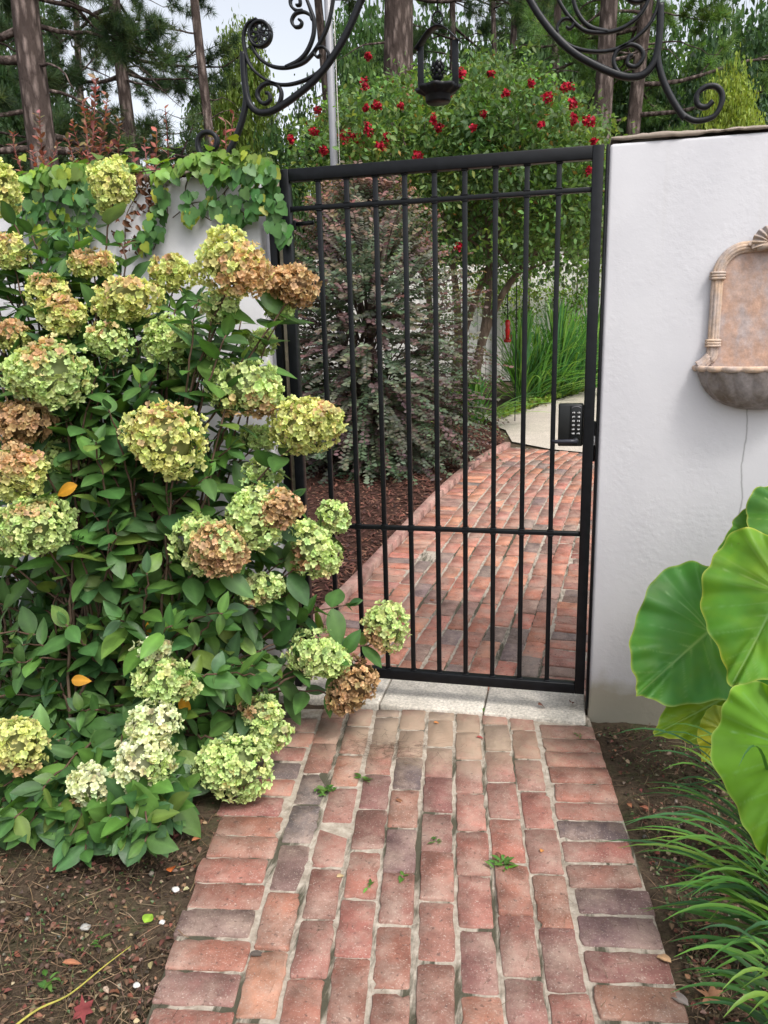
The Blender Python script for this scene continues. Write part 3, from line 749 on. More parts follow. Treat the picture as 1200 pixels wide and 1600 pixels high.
def basin(profile, name, col, flute=None, n=120):
    V = []; k = n + 1
    for i, (r, z) in enumerate(profile):
        for j in range(k):
            t = math.pi + math.pi * j / n; q = r * (flute(t, i) if flute else 1)
            V.append((BW * q * math.cos(t), BD * q * math.sin(t) + 0.001, z))
    F = [(i * k + j, i * k + j + 1, (i + 1) * k + j + 1, (i + 1) * k + j) for i in range(len(profile) - 1) for j in range(k - 1)]
    m = MB(); m.add(V, F, col); return m.build(name, TERRA, ft, True)
fl = lambda t, i: 1 + 0.060 * abs(math.cos(9.5 * t)) * (1 if i < 8 else 0.3)
basin([(0.93, -0.010), (0.90, -0.03), (0.85, -0.055), (0.77, -0.083), (0.65, -0.109), (0.48, -0.130), (0.28, -0.143), (0.10, -0.148), (0.0, -0.149)], 'basin', (0.20, 0.165, 0.14), fl)
rimf = lambda t, i: 1 + 0.05 * abs(math.sin(9.5 * t))
basin([(0.90, -0.012), (0.955, -0.012), (0.985, -0.004), (0.985, 0.004), (0.95, 0.009), (0.90, 0.006), (0.86, -0.02), (0.6, -0.07), (0.0, -0.09)], 'scalloped_rim', (0.60, 0.43, 0.31), rimf)
#@@PLANTS
# ================================================================== plants
def in_poly(px, py, poly):
    x = np.asarray(px); y = np.asarray(py); ins = np.zeros(x.shape, bool); n = len(poly)
    for i in range(n):
        x0, y0 = poly[i]; x1, y1 = poly[(i + 1) % n]
        c = ((y0 > y) != (y1 > y)) & (x < (x1 - x0) * (y - y0) / (y1 - y0 + 1e-9) + x0)
        ins ^= c
    return ins
def leaf_template(w=0.48, nseg=7, fold=0.12, droop=0.18, tipx=1.25, wave=0.0):
    """leaf of length 1 along +y from the base at the origin, folded along its midrib, drooping at the tip"""
    V = []; tm = []
    for i in range(nseg + 1):
        t = i / nseg
        h = w / 2 * math.sin(math.pi * min(1, t ** (1 / tipx))) ** 0.85 if 0 < t < 1 else 0.004
        z = -droop * t * t
        wv = wave * math.sin(t * 14)
        for s in (-1, -0.5, 0, 0.5, 1):
            V.append((s * h, t, z + fold * abs(s) * h * 1.6 - 0.10 * h * s * s + wv * s * s)); tm.append(1.28 if s == 0 else (0.96 if abs(s) == 1 else 1.0))
    F = []
    for i in range(nseg):
        for j in range(4): F.append((i * 5 + j, i * 5 + j + 1, (i + 1) * 5 + j + 1, (i + 1) * 5 + j))
    return np.array(V), F, np.array(tm)

# ------------------------------------------------------------------ panicle hydrangea in front of the left wall
G = (0.59, 0.72, 0.30); Yl = (0.69, 0.73, 0.27); PALE = (0.74, 0.79, 0.48); TAN = (0.68, 0.46, 0.25); BR = (0.50, 0.33, 0.17); DB = (0.22, 0.12, 0.06)
# px, py, rx, ry, world y, main colour, patch colour, patch direction (x right, y up), patch size 0..1
HEADS = [
 (175, 292, 33, 43, -.28, Yl, None, 0, 0, 0), (6, 295, 22, 42, -.35, Yl, None, 0, 0, 0), (15, 395, 32, 28, -.40, Yl, TAN, 0, 1, .2),
 (146, 412, 37, 23, -.42, Yl, TAN, 0, 1, .55), (270, 424, 37, 33, -.32, Yl, TAN, -.3, 1, .15), (362, 412, 62, 56, -.48, Yl, TAN, .7, -.5, .62),
 (345, 482, 32, 30, -.44, G, None, 0, 0, 0), (458, 447, 43, 38, -.33, TAN, None, 0, 0, 0), (437, 484, 22, 14, -.31, G, None, 0, 0, 0),
 (76, 456, 33, 28, -.52, Yl, TAN, 0, 1, .35), (98, 492, 39, 33, -.56, Yl, TAN, .2, 1, .3), (200, 468, 56, 37, -.50, Yl, TAN, 0, .8, .18),
 (170, 536, 36, 34, -.55, G, TAN, 0, 1, .12), (262, 528, 38, 36, -.45, G, None, 0, 0, 0), (16, 524, 32, 22, -.6, Yl, TAN, 0, 1, .6),
 (73, 585, 70, 64, -.72, G, TAN, .1, 1, .12), (34, 662, 50, 40, -.74, BR, None, 0, 0, 0), (404, 534, 29, 22, -.22, G, None, 0, 0, 0),
 (385, 606, 64, 50, -.46, G, BR, .2, -1, .28), (475, 664, 63, 50, -.44, Yl, TAN, .4, 1, .15), (259, 690, 66, 68, -.72, Yl, TAN, .1, .6, .2),
 (24, 738, 52, 46, -.82, Yl, TAN, 0, .8, .5), (50, 822, 66, 54, -.86, G, TAN, .2, .9, .12), (95, 720, 38, 34, -.62, G, None, 0, 0, 0),
 (405, 742, 36, 26, -.42, G, None, 0, 0, 0), (312, 846, 44, 60, -.70, G, None, 0, 0, 0), (346, 856, 48, 46, -.76, TAN, G, .8, .9, .25), (400, 810, 50, 62, -.58, G, None, 0, 0, 0),
 (438, 795, 36, 32, -.60, TAN, None, 0, 0, 0), (488, 856, 40, 48, -.48, G, DB, -.8, -.3, .2), (407, 916, 37, 30, -.54, G, BR, 0, -1, .15),
 (520, 808, 28, 26, -.22, G, None, 0, 0, 0), (495, 1020, 50, 39, -.42, G, TAN, .1, .1, .12), (552, 1073, 38, 46, -.36, BR, TAN, 0, 1, .3),
 (603, 980, 37, 43, -.28, G, BR, -.5, -.4, .4), (238, 1018, 34, 22, -.80, PALE, None, 0, 0, 0), (260, 1062, 50, 36, -.86, G, TAN, .2, .4, .1),
 (241, 1130, 42, 42, -.95, PALE, None, 0, 0, 0), (222, 1190, 52, 48, -1.02, PALE, G, 1, -.3, .3), (145, 1224, 39, 40, -1.08, PALE, BR, -.2, -.7, .12),
 (366, 1200, 60, 54, -.82, G, None, 0, 0, 0), (405, 1112, 34, 28, -.66, G, TAN, -.6, .6, .4), (422, 1146, 36, 28, -.66, G, None, 0, 0, 0),
 (28, 1164, 46, 52, -1.08, Yl, BR, .2, -1, .3), (285, 577, 30, 22, -.38, G, None, 0, 0, 0), (402, 684, 34, 22, -.36, G, None, 0, 0, 0), (320, 572, 22, 20, -.35, G, None, 0, 0, 0),
]
def hides_head(x, y, Y):
    for (px, py, rx, ry, hy, *_r) in HEADS:
        if (x - px) ** 2 < (rx * 1.25) ** 2 and -ry * 1.2 < py - y + 0.0 < ry * 1.25 and Y < hy + 0.02: return True
    return False
hb = np.array([-1.72, -0.52, 0.0])
hyd = thing('hydrangea_bush', 'large panicle hydrangea bush with lime and tan flower heads before the vine wall', 'bush', None, hb)
def petal_tpl():
    V = [(0, 0, -0.1), (-0.34, 0.26, 0.10), (-0.47, 0.62, 0.27), (-0.24, 0.96, 0.33), (0.24, 0.96, 0.33), (0.47, 0.62, 0.27), (0.34, 0.26, 0.10), (0, 0.55, 0.02)]
    F = [(0, 7, 2, 1), (7, 3, 2), (7, 4, 3), (7, 5, 4), (0, 6, 5, 7)]
    return np.array(V), F
def floret_tpl():
    pv, pf = petal_tpl(); V = []; F = []; tm = []
    for k in range(4):
        a = k * math.pi / 2; c, s = math.cos(a), math.sin(a)
        b = len(V)
        for (x, y, z) in pv: V.append((c * x - s * y, s * x + c * y, z + (0.22 if k % 2 else -0.05) * y)); 
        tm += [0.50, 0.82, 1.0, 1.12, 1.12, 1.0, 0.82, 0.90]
        F += [tuple(i + b for i in f) for f in pf]
    return np.array(V), F, np.array(tm)
FV, FF, FTM = floret_tpl()
stem_tips = []
for (px, py, rx, ry, Y, main, patch, dx, dy, sz) in HEADS:
    c = onY(px, py, Y); s = mpp(c); a, bz = rx * s * 0.96, ry * s * 0.96; ad = (a + bz) / 2 * 0.95
    n = int(4 * math.pi * ((a * bz) ** 0.5) ** 2 / (0.0145 ** 2) * 0.80) + 40
    # a panicle is a lumpy cone of small clusters
    nl = 9; lump = rnd_dirs(nl)
    d = rnd_dirs(n)
    lum = np.max(d @ lump.T, axis=1)
    rad = R_.uniform(0.82, 1.06, n) * (0.74 + 0.34 * np.clip((lum - 0.55) / 0.42, 0, 1) ** 0.8)
    inner = R_.rand(n) < 0.18; rad = np.where(inner, rad * R_.uniform(0.72, 0.9, n), rad)
    lob2 = (R_.rand(n) < 0.36) if rx >= 34 else np.zeros(n, bool)
    off = np.array([R_.choice([-1, 1]) * R_.uniform(0.30, 0.48), R_.uniform(-0.45, 0.30), -R_.uniform(0.0, 0.3)])
    # camera right / up frame for the shape, depth equal to the mean
    rgt = np.array([CR[0], CR[1], 0]); rgt /= np.linalg.norm(rgt); up = np.array([0, 0, 1.0]); fw = np.cross(up, rgt)
    loc = d * rad[:, None] * np.where(lob2, 0.66, 0.92 if rx >= 34 else 1.0)[:, None] + np.where(lob2[:, None], off[None], (-0.12 * off)[None] if rx >= 34 else 0)
    P = c + loc[:, :1] * a * rgt + loc[:, 1:2] * bz * up + loc[:, 2:3] * ad * fw
    nd_ = d[:, :1] * rgt + d[:, 1:2] * up + d[:, 2:3] * fw + rnd_dirs(n) * 0.75
    tang = np.cross(nd_, rnd_dirs(n))
    size = R_.uniform(0.0100, 0.0150, n) * (0.92 if rx < 36 else 1.0)
    M = frames(tang, nd_) * size[:, None, None]
    C = np.tile(np.array(main), (n, 1))
    # florets slightly lighter towards the top, darker towards the bottom
    C = C * (1 + 0.10 * d[:, 1:2]) 
    if patch is not None:
        pdv = np.array([dx, dy, 0.45]); pdv /= np.linalg.norm(pdv)
        # the patch faces the viewer's side of the head
        w = np.clip((d * np.array([1, 1, -1])) @ np.array([pdv[0], pdv[1], 0.55]) / 1.1 + R_.normal(0, 0.13, n) - (1 - 1.15 * sz) * 0.92, 0, 0.2) / 0.2
        C = C * (1 - w[:, None]) + np.array(patch) * w[:, None]
    spots = R_.rand(n) < (0.05 if main in (G, PALE) else 0.09)
    if main in (G, Yl, PALE): C[spots] = C[spots] * 0.45 + np.array(TAN) * 0.55
    else:
        k2 = R_.rand(n) < 0.22; C[k2] = C[k2] * 0.55
        k3 = R_.rand(n) < 0.15; C[k3] = C[k3] * 0.5 + np.array((0.55, 0.40, 0.20)) * 0.5
    C = jitter_col(C, n, 0.17, 0.05)
    lab = 'dried brown flower head' if main in (BR, TAN) else ('lime flower head with a browned patch' if patch is not None and sz > 0.25 else None)
    m = MB()
    # solid core in a much darker tone of the main colour fills the head
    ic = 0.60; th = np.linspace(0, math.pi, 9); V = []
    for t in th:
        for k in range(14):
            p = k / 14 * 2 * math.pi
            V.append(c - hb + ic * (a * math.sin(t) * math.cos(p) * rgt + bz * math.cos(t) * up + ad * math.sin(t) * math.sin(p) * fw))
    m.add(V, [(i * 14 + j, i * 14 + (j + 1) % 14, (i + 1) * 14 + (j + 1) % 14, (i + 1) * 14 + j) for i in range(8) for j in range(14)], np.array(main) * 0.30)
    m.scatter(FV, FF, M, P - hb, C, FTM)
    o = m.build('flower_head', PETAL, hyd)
    if lab: o['label'] = lab
    stem_tips.append((c, bz, True))
# leafy shoots without flowers, spread through the outline of the bush
BUSH = [(-60, 380), (40, 350), (130, 400), (200, 430), (300, 420), (400, 520), (430, 600), (400, 700), (450, 760), (470, 830), (460, 930), (470, 985), (440, 1040), (425, 1100), (390, 1180), (330, 1245), (230, 1250), (170, 1300), (90, 1345), (0, 1370), (-60, 1380)]
cnt = 0
while cnt < 330:
    x, y = R_.uniform(-60, 480), R_.uniform(340, 1380)
    if not in_poly(x, y, BUSH): continue
    if y < 900 and R_.rand() < 0.15: continue
    front = np.interp(y, [350, 600, 850, 1100, 1350], [-.42, -.66, -.80, -.90, -1.02])
    if x > 330: front *= np.interp(x, [330, 480], [1, 0.62])
    Y = front + R_.uniform(0, 1) ** 1.4 * (abs(front) - 0.12)
    if hides_head(x, y, Y): continue
    c = onY(x, y, Y)
    if c[2] < 0.05 or c[0] < -3.2: continue
    stem_tips.append((c, 0.0, False)); cnt += 1
low = [(-60, 1180), (330, 1230), (210, 1330), (160, 1395), (60, 1440), (-60, 1460)]; cnt = 0
while cnt < 95:
    x, y = R_.uniform(-60, 330), R_.uniform(1180, 1460)
    if not in_poly(x, y, low): continue
    c = onY(x, y, R_.uniform(-1.14, -0.86))
    if c[2] < 0.06: c = onG(x, y, 0.06 + 0.1 * R_.rand()); 
    if c[1] < -1.22 or hides_head(x, y, c[1]): continue
    stem_tips.append((c, 0.0, False)); cnt += 1
# low side shoots, and the ones the photograph shows on their own
for (x, y, Y) in ((110, 1345, -1.06), (60, 1380, -1.1), (10, 1440, -1.15), (30, 1320, -1.0), (180, 1290, -.95), (300, 1240, -.85), (545, 945, -.30), (460, 1000, -.40), (430, 1040, -.45), (455, 780, -.35), (300, 500, -.55), (380, 560, -.46), (170, 640, -.76), (150, 690, -.80), (360, 700, -.5), (120, 350, -.36), (190, 380, -.36)):
    stem_tips.append((onY(x, y, Y), 0.0, False))
sm = MB(); leaves_P, leaves_D, leaves_N, leaves_S = [], [], [], []
for i, (tip, hr, flower) in enumerate(stem_tips):
    base = hb + np.array([R_.normal(0, 0.13), R_.normal(0, 0.10), 0.0])
    if tip[0] < -2.3: base = base + np.array([-0.55, 0, 0])
    end = tip - np.array([0, 0, hr * 0.4])
    h = end[2]
    mid = base * 0.45 + end * 0.55 + np.array([0, 0, 0.10 + 0.18 * h * R_.uniform(0.4, 1.0)]) + R_.normal(0, 0.05, 3)
    mid[1] = min(mid[1], -0.14); base[1] = min(base[1], -0.15)
    t = np.linspace(0, 1, 22)[:, None]
    pth = (1 - t) ** 2 * base + 2 * t * (1 - t) * mid + t * t * end
    pth[1:-1] += R_.normal(0, 0.004, (20, 3))
    rr = np.linspace(0.0065, 0.0026, 22)
    cs = np.linspace(0, 1, 22)[:, None] * np.array((0.10, 0.055, 0.035)) + (1 - np.linspace(0, 1, 22)[:, None]) * np.array((0.13, 0.09, 0.06))
    sm.tube(pth - hb, rr, 6, cs)
    seg = np.linalg.norm(np.diff(pth, axis=0), axis=1); S_ = np.concatenate([[0], np.cumsum(seg)]); L_ = S_[-1]
    pairs = R_.randint(2, 5) if flower else R_.randint(4, 7)
    az = R_.uniform(0, math.pi)
    step = R_.uniform(0.055, 0.085)
    for k in range(pairs):
        v = L_ - (hr * 0.9 if flower else 0.0) - 0.012 - k * step
        if v < L_ * 0.30: break
        p = np.array([np.interp(v, S_, pth[:, q]) for q in range(3)]); p2 = np.array([np.interp(v - 0.03, S_, pth[:, q]) for q in range(3)])
        tg = p - p2; tg /= np.linalg.norm(tg) + 1e-9
        u = np.cross(tg, (0, 0, 1)); u /= np.linalg.norm(u) + 1e-9; w = np.cross(tg, u)
        a_ = az + k * math.pi / 2
        for sgn in (0, math.pi):
            dd = math.cos(a_ + sgn) * u + math.sin(a_ + sgn) * w + tg * R_.uniform(0.25, 0.8) + R_.normal(0, 0.18, 3)
            dd[2] -= 0.22 * R_.rand()
            if p[1] > -0.22 and dd[1] > 0: dd[1] *= 0.1
            leaves_P.append(p); leaves_D.append(dd); leaves_N.append(np.array([0.0, -0.35, 1.0]) + R_.normal(0, 0.32, 3) + tg * 0.4)
            leaves_S.append(R_.uniform(0.090, 0.150) * (0.72 if k == 0 and not flower else 1.0))
    if not flower:                                     # the small pair at the tip
        for q in range(2):
            dd = tg + R_.normal(0, 0.35, 3); leaves_P.append(end); leaves_D.append(dd); leaves_N.append(np.array([0, -0.5, 1.0]) + R_.normal(0, 0.3, 3)); leaves_S.append(R_.uniform(0.05, 0.085))
sm.build('stems', STEM, hyd)
LP, LD, LN, LS = map(np.array, (leaves_P, leaves_D, leaves_N, leaves_S))
ends = LP + LD / np.linalg.norm(LD, axis=1)[:, None] * LS[:, None]
ok = (ends[:, 1] < -0.03) & (ends[:, 2] > 0.0) & (LP[:, 1] < -0.04)
LP, LD, LN, LS = LP[ok], LD[ok], LN[ok], LS[ok]
n = len(LP)
lm = MB(); lv = R_.randint(0, 3, n)
basec = np.array([(0.072, 0.160, 0.042), (0.092, 0.190, 0.040), (0.055, 0.128, 0.045), (0.14, 0.22, 0.045)])
colr = jitter_col(basec[R_.choice(4, n, p=[.4, .25, .25, .1])], n, 0.14, 0.05)
for q, tp in enumerate((leaf_template(0.50, 8, 0.14, 0.16), leaf_template(0.56, 8, 0.05, 0.30, 1.15, 0.012), leaf_template(0.44, 8, 0.22, 0.08, 1.35))):
    s_ = lv == q
    wid = R_.uniform(0.85, 1.15, s_.sum())
    M = frames(LD[s_], LN[s_]) * np.stack([LS[s_] * wid, LS[s_], LS[s_]], 1)[:, None, :]
    lm.scatter(tp[0], tp[1], M, LP[s_] - hb, colr[s_], tp[2])
lm.build('leaves', HLEAF, hyd, True)
# a few leaves already turned yellow
for (x, y, Y, dx, dz, s) in ((125, 1062, -.86, .9, .1, .075), (290, 1105, -.80, .15, -1, .085), (232, 985, -.70, 0, .8, .05), (75, 1148, -.90, .8, .3, .055), (62, 1195, -.94, .5, -.6, .085), (103, 765, -.78, -1, -.35, .09), (38, 1255, -1.0, -.2, -.8, .04)):
    tp = leaf_template(0.5, 8, 0.16, 0.22); c = onY(x, y, Y)
    m = MB(); m.scatter(tp[0], tp[1], frames([(dx, -0.15, dz)], [(0.1, -1, 0.5)]) * s, np.array([c - np.array([dx, 0, dz]) * s * 0.5 - hb]), [(0.62, 0.30, 0.03)], tp[2])
    m.build('yellow_leaf', HLEAF, hyd, True)

# ------------------------------------------------------------------ vine over the left wall
vl = np.array([-1.9, -0.02, 2.17])
vine = thing('climbing_vine', 'green ivy-like vine hanging over the top of the white wall by the gate', 'vine', None, vl)
PATCH = [([(18, 280), (60, 262), (150, 255), (195, 290), (150, 330), (135, 400), (75, 405), (45, 370), (25, 330)], 250),
         ([(235, 262), (300, 238), (380, 232), (430, 255), (452, 330), (446, 380), (425, 372), (412, 318), (370, 290), (300, 272), (262, 290), (262, 340), (245, 385), (210, 400), (225, 350), (245, 300)], 250),
         ([(290, 290), (345, 300), (400, 310), (405, 345), (370, 352), (320, 325), (290, 345), (280, 320)], 60), ([(0, 280), (60, 262), (150, 250), (215, 262), (160, 280), (60, 290)], 110)]
VP, VD, VN = [], [], []
for poly, cnt in PATCH:
    k = 0; pa = np.array(poly)
    while k < cnt:
        x, y = R_.uniform(pa[:, 0].min(), pa[:, 0].max()), R_.uniform(pa[:, 1].min(), pa[:, 1].max())
        if not in_poly(x, y, poly): continue
        p = onY(x, y, -0.02 - abs(R_.normal(0, 0.035)))
        if p[0] > -1.262: p[1] = R_.uniform(-0.10, -0.02)
        VP.append(p); VD.append(np.array([R_.normal(0, 0.6), -0.25, -1.0])); VN.append(np.array([R_.normal(0, 0.45), -1.0, 0.55 + R_.normal(0, 0.35)])); k += 1
for k in range(330):                                   # along the top and over its back edge
    x = -1.26 - R_.uniform(0, 1) * 1.35; 
    if -1.80 < x < -1.68 and R_.rand() < .6: continue
    VP.append(np.array([x, R_.uniform(-0.06, 0.22), 2.175 + abs(R_.normal(0, 0.035))])); VD.append(np.array([R_.normal(0, 1), R_.normal(-0.5, 1), R_.normal(-.1, .3)])); VN.append(np.array([R_.normal(0, 0.4), -0.5 + R_.normal(0, 0.4), 1.0]))
VP, VD, VN = map(np.array, (VP, VD, VN)); n = len(VP)
# three-lobed leaf
out2 = [(0, 0), (0.22, -0.10), (0.46, 0.05), (0.52, 0.34), (0.40, 0.44), (0.30, 0.72), (0, 1.0), (-0.30, 0.72), (-0.40, 0.44), (-0.52, 0.34), (-0.46, 0.05), (-0.22, -0.10)]
tv = [(x, y, 0.10 * abs(x) - 0.16 * y * y) for x, y in out2] + [(0, 0.40, -0.05)]
tf = [(i, (i + 1) % 12, 12) for i in range(12)]; tmv = np.array([1.0] * 12 + [1.12])
sz = R_.uniform(0.026, 0.054, n)
age = R_.rand(n)
c = np.where((VP[:, 2] > 2.15)[:, None], np.array((0.15, 0.27, 0.05)), np.array((0.075, 0.18, 0.05)))
c = np.where((age < 0.14)[:, None], np.array((0.30, 0.36, 0.05)), c)
m = MB(); m.scatter(tv, tf, frames(VD, VN) * sz[:, None, None], VP - vl, jitter_col(c, n, 0.2, 0.07), tmv); m.build('leaves', VINE, vine)
m = MB()
for (pts) in (([(300, 262), (290, 300), (310, 330), (330, 345)], ), ([(420, 270), (425, 320), (438, 380)], ), ([(375, 268), (340, 310), (300, 318), (270, 340)], ), ([(225, 265), (240, 300), (262, 330), (240, 390)], ), ([(60, 280), (80, 330), (110, 390)], ), ([(240, 268), (200, 330), (195, 380)], ), ([(330, 275), (322, 295), (328, 312)],), ([(352, 300), (340, 330), (335, 342)],), ([(20, 285), (150, 275), (300, 262), (435, 262)],)):
    q = smooth_path([onY(x, y, -0.012) for x, y in pts[0]], 24); q[:, 0] = np.minimum(q[:, 0], -1.20); m.tube(q - vl, 0.0022, 5, (0.10, 0.07, 0.045))
m.build('runners', STEM, vine)
dp = []
for poly, cnt in (([(205, 270), (265, 262), (265, 300), (240, 330), (215, 330)], 60), ([(170, 310), (215, 320), (220, 390), (185, 400), (165, 340)], 40), ([(345, 340), (375, 330), (380, 352), (350, 355)], 10), ([(255, 255), (275, 250), (275, 275), (258, 275)], 20)):
    k = 0; pa = np.array(poly)
    while k < cnt:
        x, y = R_.uniform(pa[:, 0].min(), pa[:, 0].max()), R_.uniform(pa[:, 1].min(), pa[:, 1].max())
        if in_poly(x, y, poly): dp.append(onY(x, y, -0.014 - abs(R_.normal(0, 0.012)))); k += 1
dp = np.array(dp); n = len(dp)
tp = leaf_template(0.6, 4, 0.5, 0.5); m = MB()
m.scatter(tp[0], tp[1], frames(rnd_dirs(n) + np.array([0, 0, -0.8]), rnd_dirs(n) * 0.6 + np.array([0, -1, 0])) * R_.uniform(0.018, 0.04, n)[:, None, None], dp - vl, jitter_col((0.16, 0.075, 0.045), n, 0.3, 0.1), tp[2])
dl = m.build('dead_leaves', DRY, vine); dl['label'] = 'shrivelled brown vine leaves'

# ------------------------------------------------------------------ red-tipped shrubs reaching above the left wall
def shoot(mbS, mbL, base, tip, nl, lsz, cols, spread=1.0):
    base = np.asarray(base); tip = np.asarray(tip); t = np.linspace(0, 1, 12)[:, None]
    mid = (base + tip) / 2 + R_.normal(0, 0.03, 3); pth = (1 - t) ** 2 * base + 2 * t * (1 - t) * mid + t * t * tip
    mbS.tube(pth, np.linspace(0.005, 0.002, 12), 5, (0.20, 0.07, 0.06))
    k = np.linspace(0.15, 1, nl); P = np.stack([np.interp(k, t[:, 0], pth[:, q]) for q in range(3)], 1)
    ax = (tip - base) / np.linalg.norm(tip - base)
    a = np.arange(nl) * 2.4 + R_.uniform(0, 6); D = np.stack([np.cos(a), np.sin(a), np.zeros(nl)], 1) * spread + ax * 0.7 + R_.normal(0, 0.2, (nl, 3))
    tp = leaf_template(0.52, 4, 0.2, 0.1)
    cc = np.array(cols)[R_.randint(0, len(cols), nl)]
    mbL.scatter(tp[0], tp[1], frames(D, np.array([0, -0.4, 1.0]) + R_.normal(0, 0.4, (nl, 3))) * (lsz * R_.uniform(0.6, 1.1, nl))[:, None, None], P, jitter_col(cc, nl, 0.2, 0.1), tp[2])
RED = [(0.26, 0.075, 0.06), (0.34, 0.14, 0.12), (0.22, 0.085, 0.065), (0.28, 0.15, 0.08), (0.15, 0.13, 0.07)]
for (bx_, Y, shoots, lab) in (
    (150, .75, [(150, 122, 30), (128, 155, 22), (168, 150, 24), (112, 190, 20), (185, 185, 20), (140, 170, 26), (160, 200, 26), (105, 215, 16), (172, 225, 20)], 'bushiest red-leaved shrub rising over the left wall'),
    (72, .75, [(62, 176, 26), (20, 208, 14), (90, 225, 14), (50, 235, 9)], 'single tall red-tipped shoot before the thick pine trunk'),
    (245, .8, [(245, 205, 12), (258, 170, 7), (225, 215, 10), (205, 235, 10)], 'sparse red-tipped shrub over the bare part of the white wall'),
    (345, .8, [(352, 190, 14), (365, 178, 9), (338, 205, 10)], 'small red-tipped shoot by the foot of the iron scrollwork')):
    b0 = onY(bx_, 300, Y); loc = np.array([b0[0], Y, float(rise(Y))])
    t_ = thing('red_tip_shrub', lab, 'shrub', 'red-tipped shrubs behind the wall', loc); s1, l1 = MB(), MB()
    s1.tube([(0, 0, 0), (0.02, 0.01, 0.9), b0 - loc], [0.012, 0.01, 0.006], 6, (0.14, 0.07, 0.05))
    for (x, y, nl) in shoots: shoot(s1, l1, b0 + np.array([R_.normal(0, 0.02), R_.normal(0, 0.05), -0.05]) - loc, onY(x, y, Y + R_.normal(0, 0.08)) - loc, nl * 2, 0.042, RED)
    s1.build('stems', STEM, t_); l1.build('leaves', VINE, t_)

# ------------------------------------------------------------------ elephant ear at the right
EAR = mat_leaf('elephant_ear_leaf', 0.40, 0.50, 0.32, 6, 0.22, 40, 0.25, tint=(1.5, 1.35, 0.5))
def _ear():
    nt = EAR.node_tree; nd, lk = nt.nodes, nt.links; bs = nd['Principled BSDF']
    src = bs.inputs['Base Color'].links[0].from_socket
    f = ramp(nd, lk, noise(nd, lk, 4.5, 4, objco(nd), 0.6), [(0.46, 0.0), (0.70, 0.8)])
    sp_ = ramp(nd, lk, noise(nd, lk, 60, 3, objco(nd)), [(0.70, 0.0), (0.76, 0.55)]); src = mixc(nd, lk, src, (0.10, 0.10, 0.03), sp_)
    c = mixc(nd, lk, src, mixc(nd, lk, src, (2.1, 1.30, 0.6), 1.0, 'MULTIPLY'), f); lk.new(c, bs.inputs['Base Color'])
_ear()
EAR_OUT = [(0, 1.0), (0.10, 0.90), (0.25, 0.76), (0.42, 0.56), (0.56, 0.32), (0.63, 0.06), (0.62, -0.20), (0.53, -0.40), (0.38, -0.50), (0.22, -0.47), (0.10, -0.36), (0.03, -0.20), (0, -0.06)]
